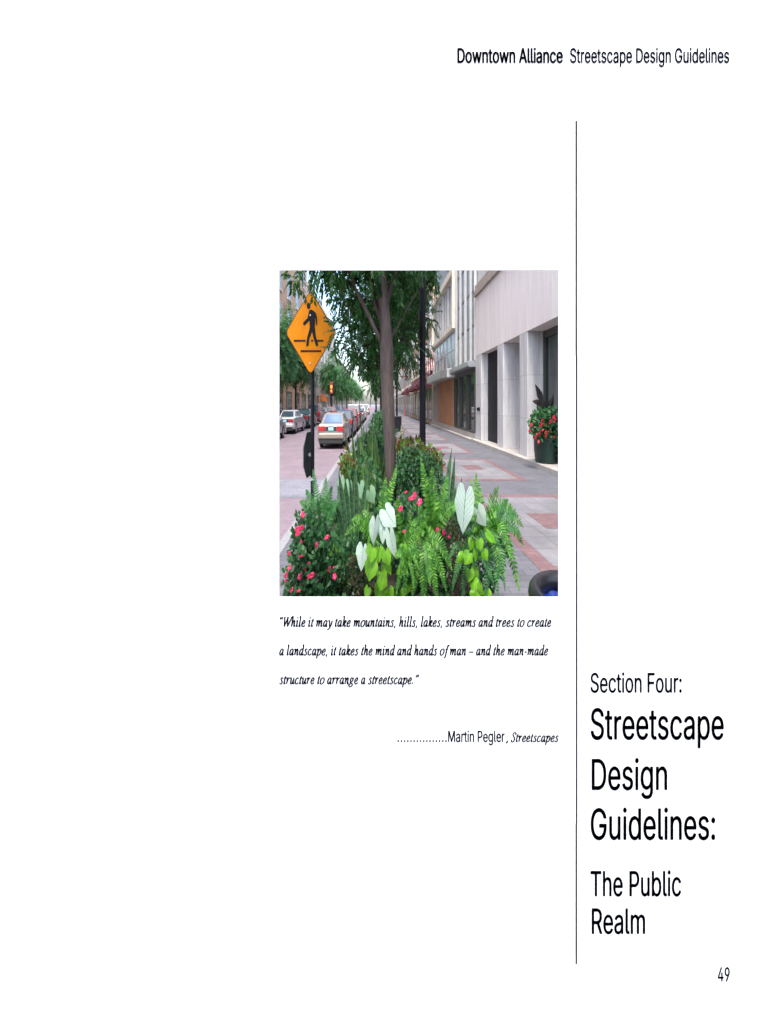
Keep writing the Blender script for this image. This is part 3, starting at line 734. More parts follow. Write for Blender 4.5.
shift(diamond(hd, -.072, -.066), OX).build('border', M['sign_black'], sg)
shift(diamond(hd*.972, -.076, -.0725), OX).build('sign_plate', M['sign_orange'], sg)
shift(diamond(hd, -.066, -.062), OX).build('backing', M['alu'], sg)
def SP(u, v): return ((u-312.5)*sgY/F/S, W(0, v, sgY).z)
def sp_zoom(x, y): return SP(278+x/10.97, 268+y/10.97)
fig = MB()
_py = [0]
def poly(pts, y0=-.0805, y1=-.0765):
    _py[0] -= .0006; y0 += _py[0]
    fig.prism_y([sp_zoom(*p) for p in pts][::-1], y0, y1)
hc = sp_zoom(345, 427)
rx = 20/10.97*sgY/F/S; rz_ = 34/10.97*sgY/F
fig.prism_y([(hc[0]+rx*math.cos(t*math.pi/8), hc[1]+rz_*math.sin(t*math.pi/8)) for t in range(16)], -.0805, -.0765)
poly([(352, 478), (372, 468), (398, 480), (412, 510), (416, 600), (408, 680), (358, 680), (355, 600), (340, 530)])       # torso
poly([(362, 640), (384, 700), (352, 780), (342, 862), (318, 862), (330, 770), (352, 690)])                            # leg
poly([(372, 660), (410, 640), (420, 740), (448, 848), (440, 864), (424, 860), (396, 770)])                             # other leg
poly([(352, 485), (372, 500), (358, 580), (300, 636), (284, 628), (290, 606), (334, 560)])                            # forward arm
poly([(385, 474), (420, 500), (434, 540), (438, 630), (426, 636), (418, 560), (400, 520)])                             # rear arm
fig.build('walking_figure', M['sign_black'], sg)
ln = MB()
for (a, b, v) in ((185, 312, 806), (372, 392, 806), (438, 505, 806), (258, 480, 918)):
    p, q = sp_zoom(a, v-9), sp_zoom(b, v+9); ln.box(p[0], q[0], -.0805, -.0765, q[1], p[1])
ln.build('crossing_line', M['sign_black'], sg)
for (x, y) in ((364, 530), (362, 1050)):
    p = sp_zoom(x, y); MB().tube([(p[0], -.088, p[1]), (p[0], -.077, p[1])], .012, 8).build('bolt', M['alu'], sg)
# plate seen almost edge on, lower on the post
m = MB(); zc = W(0, 454.5, sgY).z; r8 = .315
pts = [(r8*math.cos(R(22.5+45*k)), zc+r8*1.02*math.sin(R(22.5+45*k))) for k in range(8)]
pl = MB().prism_y(pts, -.006, .006)
a = R(81)
pl.v = [(x*math.cos(a)-y*math.sin(a)-.085, x*math.sin(a)+y*math.cos(a)+.02, z) for x, y, z in pl.v]
pl.build('side_plate', M['sign_back'], sg)
MB().box(-.09, 0, -.02, .02, zc-.02, zc+.02).box(-.05, .05, -.045, .045, zc-.34, zc-.30).build('bracket', M['alu'], sg)
MB().tube([(0, 0, 0), (0, 0, .05)], .09, 12).build('base_collar', M['black_metal'], sg)

lp = thing('street_lamp', 'tall thick black lamp post standing behind the planter on the pavement', 'street lamp', (W(422.6, 0, 5.95).x, 5.95, 0))
MB().lathe([(.13, 0), (.13, .08), (.09, .16), (.08, .7), (.064, .8), (.062, 5.2), (.04, 5.3)], 16).build('post', M['black_metal'], lp, smooth=False)
MB().lathe([(.06, 5.3), (.16, 5.4), (.20, 5.7), (.14, 6.0), (.02, 6.15)], 16).build('lantern', M['white_metal'], lp, smooth=True)
lp2 = thing('slim_street_lamp', 'thinner black lamp post farther along, with a black bin at its foot', 'street lamp', (W(396.8, 0, 30).x, 30, 0))
MB().lathe([(.2, 0), (.2, .2), (.13, .6), (.10, .7), (.09, 5.6), (.06, 5.7)], 12).build('post', M['black_metal'], lp2)
MB().lathe([(.06, 5.7), (.2, 5.8), (.24, 6.2), (.02, 6.6)], 12).build('lantern', M['white_metal'], lp2)
bn = thing('litter_bin', 'black box litter bin beside the thin lamp post', 'litter bin', (W(397.5, 0, 29).x, 29, 0))
MB().box(-.38, .38, -.3, .3, .02, .85).build('body', M['black_metal'], bn, bevel=.03)
MB().box(-.41, .41, -.33, .33, .853, .93).build('lid', M['trim_dark'], bn, bevel=.02)
lp3 = thing('sign_pole', 'rust brown pole with small red sign frames before the far shopfronts', 'sign pole', (3.72, 66, 0))
MB().lathe([(.28, 0), (.2, .3), (.10, 1.0), (.09, 9)], 10).build('pole', M['roof_red'], lp3)
MB().box(-1.2, 1.2, -.03, .03, 5.4, 5.5).box(-1.2, 1.2, -.03, .03, 6.5, 6.6).box(-1.2, -1.1, -.03, .03, 5.5, 6.5).box(1.1, 1.2, -.03, .03, 5.5, 6.5).build('sign_frame', M['flag_red'], lp3)
ts = thing('traffic_signal', 'dark traffic signal post showing a lit amber light', 'traffic signal', (-5.72, 59, 0))
MB().lathe([(.16, 0), (.13, .8), (.10, 4.6)], 10).build('post', M['black_metal'], ts)
MB().box(-.34, .34, -.25, .25, 2.9, 4.4).build('housing', M['roof_red'], ts, bevel=.04)
MB().lathe([(.0, 0), (.22, .0), (.2, .06), (.0, .09)], 16, caps=False).build('lamp', M['amber'], ts, (0, -.26, 3.75)).rotation_euler = (R(90), 0, 0)
MB().lathe([(.0, 0), (.16, .0), (.0, .06)], 12, caps=False).build('lamp', M['amber'], ts, (0, -.26, 3.25)).rotation_euler = (R(90), 0, 0)

# black bin with blue liner in the near corner
tc = thing('round_bin', 'round black bin with a blue liner beside the planter', 'bin', (.85, 2.0, -.015))
MB().lathe([(.24, 0), (.27, .05), (.29, .78), (.27, .80), (.27, .70)], 32, caps=False).build('body', M['planter'], tc, smooth=True)
prof = [(.285+.048*math.cos(t*math.pi/6), .835+.05*math.sin(t*math.pi/6)) for t in range(13)]
MB().lathe(prof, 40, caps=False).build('rim', M['black_rim'], tc, smooth=True)
m = MB(); nn = 40; V_ = []
for ri, (r, z) in enumerate(((.25, .80), (.20, .75), (.13, .73), (.05, .72))):
    for k in range(nn):
        V_.append((r*math.cos(2*math.pi*k/nn), r*math.sin(2*math.pi*k/nn), z+.012*math.sin(k*2.3+ri)+.008*rnd.random()))
m.add(V_, [(i*nn+k, i*nn+(k+1) % nn, (i+1)*nn+(k+1) % nn, (i+1)*nn+k) for i in range(3) for k in range(nn)]+[tuple(range(3*nn, 4*nn))])
m.build('liner', M['blue_bag'], tc, smooth=True)

# ------------------------------------------------------------------ trees
def leaf_quads(m, c, d, l, w, up):
    # pointed leaf of 4 verts
    s = d.cross(up)
    if s.length < 1e-3: s = Vector((1, 0, 0))
    s.normalize()
    m.add([c, c+d*l*.45+s*w*.5, c+d*l, c+d*l*.45-s*w*.5], [(0, 1, 2, 3)])
def spray(m, rg, c, d, L, nl, ll):
    # drooping compound leaf: leaflets along a rachis
    p = Vector(c); d = Vector(d).normalized(); step = L/nl
    for i in range(nl):
        d = (d+Vector((0, 0, -.10))).normalized()
        p = p+d*step
        side = d.cross(Vector((0, 0, 1)))
        if side.length < .01: side = Vector((1, 0, 0))
        side.normalize()
        up = side.cross(d)+Vector((rg.uniform(-.4, .4), rg.uniform(-.4, .4), rg.uniform(-.2, .4)))
        for s in (-1, 1):
            dd = (side*s*.9+d*.6+Vector((0, 0, -.25-.2*rg.random()))).normalized()
            leaf_quads(m, p, dd, ll*rg.uniform(.8, 1.2), ll*.42, up)
def rdir(rg):
    while True:
        v = Vector((rg.uniform(-1, 1), rg.uniform(-1, 1), rg.uniform(-1, 1)))
        if .1 < v.length < 1: return v.normalized()
def tree(name, label, X, Y, trunk, limbs, blobs, leafm, barkm, spr, L, ll, nl, seed, group=None, base=0):
    rg = random.Random(seed)
    t = thing(name, label, 'tree', (X, Y, base), group)
    m = MB(); m.tube(*trunk, n=14, jitter=.05)
    for l in limbs: m.tube(*l, n=7, jitter=.08)
    m.build('trunk', barkm, t, smooth=True)
    m = MB(); tw = MB()
    tot = sum(r**2 for _, r in blobs)
    for c, r in blobs:
        c = Vector(c); n = max(6, int(spr*r*r/tot))
        for i in range(n):
            q = rdir(rg); rr = r*rg.random()**.45
            p = c+Vector((q.x*rr, q.y*rr, q.z*rr*.75))
            d = (q+Vector((0, 0, -.1))+rdir(rg)*.5).normalized()
            spray(m, rg, p, d, L*rg.uniform(.7, 1.2), nl, ll)
            if i % 6 == 0: tw.tube([c, (c+p)/2+rdir(rg)*r*.08, p], [.012, .008, .004], 4, caps=False)
    nv = len(m.v); m.v += tw.v; m.f += [tuple(i+nv for i in f) for f in tw.f]; m.mi += [1]*len(tw.f)
    m.build('crown', [leafm, barkm], t)
    return t
def crown_blobs(rg, c, rx, ry, rz, n, r0, r1, shell=.6):
    out = []
    for i in range(n):
        q = rdir(rg); k = shell+(1-shell)*rg.random() if rg.random() < .75 else rg.random()*.6
        out.append(((c[0]+q.x*rx*k, c[1]+q.y*ry*k, c[2]+q.z*rz*k), rg.uniform(r0, r1)))
    return out
# near tree (trunk in the planter)
TY = 4.7; TX = W(387.5, 0, TY).x
def L_(u, v, Y): p = W(u, v, Y); return ((p.x-TX)/S, p.y-TY, p.z)
rg = random.Random(3)
trunk = ([L_(391.5, 530, TY), L_(390.6, 470, TY), L_(388.8, 420, TY), L_(387.2, 380, TY), L_(386.8, 350, TY), L_(385, 320, TY), L_(382.5, 290, TY), L_(381, 268, TY), L_(379, 235, TY+.1), L_(378, 190, TY+.2), L_(379, 120, TY+.2)],
         [.092, .090, .100, .106, .112, .092, .085, .082, .075, .055, .03])
limbs = [([L_(386, 352, TY), L_(377, 333, TY-.05), L_(367, 312, TY-.1), L_(356, 290, TY-.2), L_(348, 266, TY-.3), L_(335, 225, TY-.5)], [.032, .029, .026, .023, .020, .014]),
         ([L_(385, 330, TY), L_(374, 300, TY+.1), L_(370, 270, TY+.2), L_(362, 220, TY+.4)], [.045, .038, .032, .02]),
         ([L_(384, 310, TY), L_(392, 285, TY+.1), L_(398, 262, TY+.2), L_(412, 215, TY+.5)], [.05, .042, .035, .02]),
         ([L_(387, 345, TY), L_(398, 325, TY+.5), L_(412, 300, TY+1.0), L_(425, 280, TY+1.5)], [.02, .015, .012, .008]),
         ([L_(380, 262, TY), L_(350, 215, TY-.5), L_(320, 190, TY-.8)], [.04, .03, .02])]
blobs = []
for (u, v, Y, r) in [(297, 262, 4.6, .07), (294, 277, 4.6, .03), (312, 258, 4.6, .12), (322, 256, 4.5, .18), (340, 303, 4.9, .15), (337, 330, 5.0, .09), (334, 350, 5.0, .07), (332, 368, 5.0, .05), (347, 283, 4.8, .26), (348, 310, 5.2, .22), (338, 275, 5.0, .16), (413, 275, 6.5, .34), (394, 318, 5.8, .3), (372, 325, 5.8, .3), (412, 330, 6.8, .28), (362, 300, 5.2, .38),
                     (350, 330, 5.6, .26), (365, 345, 5.9, .34), (378, 365, 6.2, .28), (396, 280, 4.9, .26), (406, 310, 6.6, .40), (402, 340, 5.9, .32), (419, 290, 6.8, .30), (434, 278, 6.6, .18),
                     (412, 355, 6.7, .22), (428, 318, 6.7, .20), (385, 290, 5.4, .36), (356, 362, 6.4, .24), (298, 245, 4.3, .2), (330, 250, 4.3, .4), (365, 245, 4.6, .45), (405, 245, 4.8, .42), (432, 262, 6.5, .2),
                     (372, 385, 6.8, .16), (347, 350, 6.2, .14), (394, 365, 6.6, .22), (424, 345, 6.9, .12)]:
    blobs.append((L_(u, v, Y), r))
blobs += [b for b in crown_blobs(rg, (0, .2, 4.9), 1.9, 1.6, 1.1, 34, .35, .6)]
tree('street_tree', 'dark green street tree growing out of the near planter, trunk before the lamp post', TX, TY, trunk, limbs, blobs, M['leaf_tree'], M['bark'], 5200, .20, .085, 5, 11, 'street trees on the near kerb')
# further trees of the near kerb
def std_tree(label, X, Y, h, cr, seed, mat='leaf_tree2', low=2.0, spr=700, ll=.16, group='street trees on the far kerb', nb=26):
    rg = random.Random(seed)
    cz = (h+low)/2; rz = (h-low)/2
    tr = ([(0, 0, 0), (.03, .02, low*.5), (-.02, 0, low), (.05, .05, cz), (0, 0, h-.6)], [.17, .14, .13, .09, .03])
    lim = []
    for k in range(6):
        a = rg.uniform(0, 6.28); z = low+rg.uniform(-.2, rz)
        lim.append(([(0, 0, z-.3), (math.cos(a)*cr*.35, math.sin(a)*cr*.35, z+.35), (math.cos(a)*cr*.75, math.sin(a)*cr*.75, z+.9)], [.06, .04, .015]))
    bl = crown_blobs(rg, (0, 0, cz), cr*.72, cr*.72, rz*.75, nb, cr*.26, cr*.42, .5)
    return tree('street_tree', label, X, Y, tr, lim, bl, M[mat], M['bark_dark'], spr, ll*2.8, ll, 4, seed+50, group)
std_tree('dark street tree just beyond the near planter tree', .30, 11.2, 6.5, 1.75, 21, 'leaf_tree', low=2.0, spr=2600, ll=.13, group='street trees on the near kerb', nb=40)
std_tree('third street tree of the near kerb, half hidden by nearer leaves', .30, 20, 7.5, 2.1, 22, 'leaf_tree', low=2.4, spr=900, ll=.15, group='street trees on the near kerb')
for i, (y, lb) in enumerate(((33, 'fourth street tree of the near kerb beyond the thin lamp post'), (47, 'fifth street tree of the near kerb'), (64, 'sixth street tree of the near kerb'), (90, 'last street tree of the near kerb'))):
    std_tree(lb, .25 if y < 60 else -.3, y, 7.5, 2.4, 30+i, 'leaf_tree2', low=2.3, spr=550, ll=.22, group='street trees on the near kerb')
FT = [(31, 'nearest street tree of the far kerb, at the left edge'), (40, 'full green street tree over the dark green sedan'), (67, 'rounded green tree behind the amber signal'), (77, 'second tree of the far row beyond the amber signal'),
      (88, 'third tree of the far row beyond the amber signal'), (101, 'fourth tree of the far row beyond the amber signal'), (118, 'fifth tree of the far row beyond the amber signal'), (140, 'sixth tree of the far row beyond the amber signal'), (170, 'smallest tree at the far end of the far row')]
for i, (y, lb) in enumerate(FT):
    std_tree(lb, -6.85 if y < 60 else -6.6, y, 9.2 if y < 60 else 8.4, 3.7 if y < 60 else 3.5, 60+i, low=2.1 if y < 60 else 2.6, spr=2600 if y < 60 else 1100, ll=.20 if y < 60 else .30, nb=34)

# ------------------------------------------------------------------ planter and plants
PXC = .06
pb = thing('planter_box', 'long black planter box overflowing with mixed plants', 'planter', (PXC, 4.05, 0))
hwp = .60/S
m = MB(); m.box(-hwp, hwp, -1.42, 1.6, 0, .44); m.build('box', M['planter'], pb, bevel=.02)
m = MB(); m.box(-hwp-.03, hwp+.03, -1.45, -1.38, .44, .50).box(-hwp-.03, hwp+.03, 1.56, 1.63, .44, .50).box(-hwp-.03, -hwp+.04, -1.38, 1.56, .44, .50).box(hwp-.04, hwp+.03, -1.38, 1.56, .44, .50)
m.build('rim', M['planter'], pb, bevel=.012)
MB().add([(-hwp+.04, -1.38, .47), (hwp-.04, -1.38, .47), (hwp-.04, 1.56, .47), (-hwp+.04, 1.56, .47)], [(0, 1, 2, 3)]).build('soil', M['soil'], pb)
TOPZ = .47

def lpt(u, v, Y, o):           # survey point in a thing's own true-width coordinates
    p = W(u, v, Y); return Vector(((p.x-o.x)/S, p.y-o.y, p.z-o.z))
def frond(m, rg, pts, wid, npn=22, seedj=0):
    P = catmull3(pts, npn//(len(pts)-1)+1)
    n = len(P)
    m.tube([P[i] for i in range(0, n, 2)], [.004*(1-.7*i/n) for i in range(0, n, 2)], 4, caps=False)
    twist = rg.uniform(-.5, .5)
    for i in range(1, n):
        t = i/(n-1); d = (P[i]-P[i-1]).normalized()
        view = Vector((twist, -1, .35)).normalized()
        s = d.cross(view)
        if s.length < .05: s = Vector((1, 0, 0))
        s.normalize(); up = s.cross(d)
        env = math.sin(math.pi*min(1, (t*.92+.08)**.75))**.8*(1-.25*t)
        env = max(env, .12)
        for sg_ in (-1, 1):
            l = wid*env*rg.uniform(.85, 1.15)
            dd = (s*sg_+d*.35+up*rg.uniform(-.15, .25)+Vector((0, 0, -.15))).normalized()
            w_ = max(.010, (P[i]-P[i-1]).length*.85)
            a = P[i]; b = a+dd*l
            m.add([a-d*w_*.4, a+dd*l*.6-d*w_*.42, b, a+dd*l*.55+d*w_*.42, a+d*w_*.4], [(0, 1, 2, 3, 4)])
def catmull3(p, n):
    P = [Vector(q) for q in ([p[0]]+list(p)+[p[-1]])]; out = []
    for i in range(1, len(P)-2):
        for k in range(n):
            t = k/n; a, b, c, d = P[i-1:i+3]
            out.append(.5*((2*b)+(c-a)*t+(2*a-5*b+4*c-d)*t*t+(3*b-a-3*c+d)*t**3))
    out.append(P[-2]); return out
def fern(label, bu, bv, Y, tips, mat='leaf_fern', wid=.055, seed=0, extra=0, elen=.35):
    rg = random.Random(seed); o = W(bu, bv, Y)
    t = thing('fern', label, 'fern', o, 'ferns in the planter'); m = MB()
    for (u, v, dy, arch) in tips:
        tip = lpt(u, v, Y+dy, o); mid = tip*.5+Vector((0, 0, arch*tip.length)); q = tip*.8+Vector((0, 0, arch*.6*tip.length))
        frond(m, rg, [Vector((0, 0, 0)), mid, q, tip], wid*rg.uniform(.9, 1.1)*min(1.2, max(.6, tip.length/.3)))
    for i in range(extra):
        a = rg.uniform(0, 6.28); l = elen*rg.uniform(.6, 1.1); e = rg.uniform(.1, 1.2)
        tip = Vector((math.cos(a)*l*math.cos(e), math.sin(a)*l*.6, l*math.sin(e)-.08)); mid = tip*.5+Vector((0, 0, .25*l))
        frond(m, rg, [Vector((0, 0, 0)), mid, tip], wid*.85)
    m.build('fronds', M[mat], t)
    return t
fern('tall bright fern with three upright fronds before the dark coleus', 434, 535, 3.0,
     [(421, 461, .1, .03), (432, 468, .05, .0), (448, 477, .1, .02), (427, 490, -.1, .1), (458, 505, .05, .15), (412, 505, .05, .1)], seed=1, extra=10, elen=.22, wid=.06)
fern('bright fern leaning right with fronds over the planter edge', 484, 535, 3.1,
     [(476, 474, .2, .0), (498, 487, .25, .05), (471, 480, .3, 0), (512, 508, .15, .2), (523, 527, .1, .25), (519, 590, -.3, .45), (512, 560, -.3, .4), (500, 575, -.35, .4), (470, 520, -.2, .2), (523, 545, 0, .3)], seed=2, extra=10, elen=.24, wid=.062)
fern('large low fern drooping over the planter front in the middle', 424, 535, 2.72,
     [(412, 598, -.12, .15), (424, 606, -.15, .15), (437, 600, -.12, .18), (446, 590, -.1, .2), (404, 572, -.1, .2), (452, 570, -.08, .2), (430, 585, -.18, .15)], seed=3, extra=6, elen=.18, wid=.055)
fern('arching fern reaching across the left of the tree foot', 378, 545, 3.1,
     [(397, 466, .1, .03), (386, 478, .1, .05), (352, 520, .0, .2), (362, 512, .05, .2), (404, 520, -.05, .2), (345, 535, -.1, .25), (412, 530, 0, .3)], seed=4, extra=8, elen=.2, wid=.05)
fern('fern between the white caladium leaves and the pink flowers', 402, 548, 3.0,
     [(397, 498, 0, .15), (420, 522, 0, .25), (415, 510, .1, .25), (392, 560, -.1, .3), (424, 545, -.05, .3)], seed=5, extra=6, elen=.2, wid=.045)
fern('dull green fern at the left end leaning towards the sign post', 322, 545, 3.2,
     [(306, 490, .0, .1), (313, 470, .1, .05), (326, 478, .1, .05), (332, 486, 0, .1), (300, 502, 0, .2), (338, 500, 0, .15), (318, 500, -.1, .1), (298, 522, 0, .3)], 'leaf_fern_dark', seed=6, extra=12, elen=.22, wid=.05)
fern('dull green feathery fern behind the snake plant', 346, 540, 3.5,
     [(338, 486, 0, .1), (352, 492, 0, .1), (360, 500, .1, .1), (332, 505, 0, .2)], 'leaf_fern_dark', seed=7, extra=14, elen=.24, wid=.045)
fern('dull green fern at the right rim below the bright fronds', 492, 540, 3.0,
     [(508, 500, .1, .15), (516, 515, .1, .2), (521, 535, 0, .25), (505, 590, -.25, .35), (498, 597, -.3, .3), (486, 600, -.3, .25), (506, 548, -.1, .25), (515, 570, -.2, .35)], 'leaf_fern_dark', seed=8, extra=12, elen=.2, wid=.055)

fern('dull green fern filling the planter front under the right lime vine', 470, 555, 2.84,
     [(452, 590, -.1, .3), (462, 606, -.12, .25), (480, 600, -.12, .25), (494, 585, -.12, .3), (488, 560, -.1, .3), (448, 560, -.05, .3), (500, 545, 0, .3), (470, 530, 0, .2)], 'leaf_fern_dark', seed=9, extra=8, elen=.18, wid=.05)
fern('bright small fern between the two lime vines at the planter front', 408, 560, 2.62,
     [(396, 596, -.08, .3), (404, 606, -.1, .3), (414, 590, -.08, .3), (400, 572, -.08, .4), (418, 566, -.05, .35)], seed=10, extra=5, elen=.15, wid=.045)
def blade(m, base, tip, w, rg, lean=0):
    n = 8; base = Vector(base); tip = Vector(tip); d = tip-base
    s = Vector((1, rg.uniform(-.6, .6), 0)).normalized(); f = Vector((0, -1, 0))
    vs = []; uv = []
    for i in range(n+1):
        t = i/n; ww = w*(.75+.5*math.sin(math.pi*min(t*1.1, 1)*.7))*(1-t**4) if t < 1 else .001
        c = base+d*t+s*lean*math.sin(math.pi*t)+Vector((0, .03*math.sin(t*3), 0))
        vs += [c-s*ww*.5, c+f*ww*.12*-1, c+s*ww*.5]; uv += [(-1, t), (0, t), (1, t)]
    m.add(vs, [(3*i+j, 3*i+j+1, 3*i+j+4, 3*i+j+3) for i in range(n) for j in range(2)], uv)
def snake(label, bu, bv, Y, blades, mat, w, seed, name='snake_plant', group='snake plants in the planter'):
    rg = random.Random(seed); o = W(bu, bv, Y); t = thing(name, label, 'plant', o, group)
    for (u0, v0, u1, v1, dy) in blades:
        m = MB(); blade(m, lpt(u0, v0, Y+dy, o), lpt(u1, v1, Y+dy+rg.uniform(-.05, .05), o), w*rg.uniform(.8, 1.2), rg, rg.uniform(-.02, .02))
        m.build('blade', M[mat], t, smooth=True)
    return t
snake('dark banded snake plant left of the tree foot', 350, 545, 3.3, [(346, 548, 338.5, 471, 0), (350, 548, 345, 478, .05), (353, 550, 349, 474, .1), (349, 550, 340, 490, .15), (356, 548, 355, 466, .1), (345, 550, 334, 500, 0), (360, 548, 368, 470, .2)], 'snake', .055, 1)
snake('dark snake plant rising beside the tall bright fern', 446, 545, 3.5, [(446, 548, 452, 447, 0), (448, 548, 455, 455, .05), (444, 548, 448.5, 460, .1), (455, 545, 462, 476, 0), (450, 548, 456, 486, .1)], 'snake', .048, 2)
rg = random.Random(5); bl = []
for i in range(70):
    u = rg.uniform(350, 384); v1 = rg.uniform(420, 468)+max(0, (362-u))*2.0; bl.append((u+rg.uniform(-3, 3), 505, u+rg.uniform(-13, 10), v1, rg.uniform(-.5, .5)))
snake('tall clump of yellow edged strap leaves behind the tree trunk on its left', 370, 505, 5.3, bl, 'snake_y', .062, 3, 'strap_leaf_plant', 'strap leaf plants')
bl = []
for i in range(30):
    u = rg.uniform(346, 374); bl.append((u, 525, u+rg.uniform(-6, 6), rg.uniform(455, 490), rg.uniform(-.2, .2)))
snake('lower clump of yellow edged strap leaves behind the banded snake plant', 360, 525, 4.1, bl, 'snake_y', .04, 4, 'strap_leaf_plant', 'strap leaf plants')

def heart(m, c, along, nrm, L, wd, rg, lobe=.22, curl=.12, narrow=1):
    along = Vector(along).normalized(); nrm = Vector(nrm); s = along.cross(nrm).normalized(); nrm = s.cross(along).normalized()
    T = [(-lobe, .20, .27), (-lobe*.85, .13, .35), (-lobe*.5, .07, .42), (-lobe*.2, .02, .455), (0, 0, .47), (.12, 0, .49), (.25, 0, .5), (.4, 0, .465), (.55, 0, .385), (.7, 0, .275), (.85, 0, .14), (.95, 0, .05), (1, 0, .004)]
    vs = []; uv = []; fs = []
    wav = rg.uniform(0, 6); asym = (rg.uniform(.78, 1.08), rg.uniform(.85, 1.1)); sway = rg.uniform(-.16, .16); droop = rg.uniform(.6, 1.9)
    for sd in (-1, 1):
        st = len(vs)
        for t, hi, ho in T:
            for k in range(4):
                h = hi+(ho-hi)*k/3
                z = -curl*droop*L*(h*1.5)**2-curl*.7*droop*L*max(0, t)**2+.05*L*h*2*(.35+.5*sd*0)+.012*L*math.sin(t*9+wav+sd)*(h*2)
                vs.append(c+along*((t+(.05*math.sin(sd*2+wav) if t < 0 else 0))*L)+s*(sd*h*wd*asym[(sd+1)//2]*(1+.05*math.sin(t*13+wav*sd)*(k == 3))+sway*wd*max(0, t)**2)+nrm*z); uv.append((sd*h/max(ho, .02), t))
        for i in range(len(T)-1):
            for k in range(3):
                q = st+i*4+k; f = (q, q+1, q+5, q+4); fs.append(f if sd > 0 else f[::-1])
    m.add(vs, fs, uv)
def heart_leaf(t, o, u0, v0, u1, v1, Y, wpx, mat, rg, name='leaf', tilt=(0, -1, .25), lobe=.3, curl=.10, pet=True):
    a = lpt(u0, v0, Y, o); b = lpt(u1, v1, Y-.03, o)
    m = MB(); wd = wpx*Y/F/S
    heart(m, a, b-a, Vector(tilt)+Vector((rg.uniform(-.6, .6), 0, rg.uniform(-.1, .5))), (b-a).length, wd, rg, lobe, curl)
    lf = m.build(name, M[mat], t, smooth=True)
    if pet:
        q = MB(); q.tube([a+Vector((0, .005, 0)), a*.5+Vector((0, .06, -.04)), Vector((rg.uniform(-.03, .03), .05, -.12))], [.004, .005, .006], 5, caps=False); q.build('stalk', M['stem'], t)
    return lf
def caladium(label, bu, bv, Y, leaves, mat, seed):
    rg = random.Random(seed); o = W(bu, bv, Y); t = thing('caladium', label, 'plant', o, 'caladiums in the planter')
    for (u0, v0, u1, v1, dy, w) in leaves: heart_leaf(t, o, u0, v0, u1, v1, Y+dy, w, mat, rg)
    return t
caladium('large white heart shaped caladium leaf with green veins at the right', 468, 560, 2.85, [(465.5, 495, 462, 534, 0, 20.5), (478, 510, 484, 528, .12, 13)], 'caladium', 1)
caladium('group of white caladium leaves in front of the tree foot', 385, 575, 2.75, [(375.5, 522, 374, 545, 0, 11.5), (386, 511, 396, 527, .06, 17), (390, 534, 395, 559, -.02, 13), (383, 525, 381, 544, .05, 10), (363, 549, 362, 572, -.06, 11.5), (361, 549, 355.5, 553, 0, 7)], 'caladium', 2)
caladium('pale green caladium leaves below the strap leaf clump', 362, 520, 3.6, [(360, 486, 363, 502, 0, 11), (370, 491, 374, 503, .05, 11), (349, 484, 349, 500, .1, 7), (341, 480, 341, 497, .2, 8)], 'caladium_pale', 3)

def vine(label, bu, bv, Y, leaves, seed):
    rg = random.Random(seed); o = W(bu, bv, Y); t = thing('sweet_potato_vine', label, 'plant', o, 'lime green vines in the planter')
    for (u, v, w, ang) in leaves:
        l = w*1.25; u1 = u+l*math.sin(R(ang))*.75; v1 = v+l*math.cos(R(ang))
        heart_leaf(t, o, u, v, u1, v1, Y+rg.uniform(-.06, .06), w, 'leaf_lime', rg, lobe=.25, curl=.22, tilt=(rg.uniform(-.9, .9), -1, rg.uniform(-.2, 1.1)), pet=False)
    m = MB()
    for k in range(4):
        (u, v, w, a) = leaves[k % len(leaves)]
        m.tube([Vector((0, .08, 0)), lpt(u, v, Y, o)*.6+Vector((0, .05, 0)), lpt(u, v, Y+.03, o)], .004, 5, caps=False)
    m.build('stems', M['stem'], t)
vine('lime green heart leaved vine trailing below the white caladium group', 376, 545, 2.62,
     [(372, 549, 11, -15), (379, 549, 11, 5), (386, 552, 12, 20), (371, 563, 15, -8), (381, 571, 11, 35), (388, 565, 8, 30), (383, 578, 11, -15), (379, 587, 14, -5), (389, 590, 10, 15), (368, 588, 8, -25), (386, 600, 10, 0)], 1)
vine('lime green vine trailing below the large white leaf at the right', 474, 540, 2.70,
     [(472, 541, 8, -10), (479, 541, 8, 10), (484, 552, 8, 20), (469, 554, 9, -25), (476, 552, 8, 0), (463, 556, 7, -60), (470, 571, 9, 0), (476, 569, 11, 5), (474, 580, 10, -5), (481, 585, 9, 10), (476, 592, 12, 0), (486, 592, 9, 15)], 2)
vine('small lime green leaves at the right of the pink flowers', 405, 545, 2.72, [(404, 546, 9, 0), (402, 566, 8, 5), (407, 585, 8, -5), (399, 572, 7, -10), (405, 577, 7, 10), (488, 532, 12, 55), (401, 590, 8, 10)], 3)
vine('tiny lime leaves among the dark leaves of the pink flower bed', 334, 548, 2.8, [(333, 546, 4, 0), (336, 551, 4, 20), (331, 552, 3.5, -20)], 4)

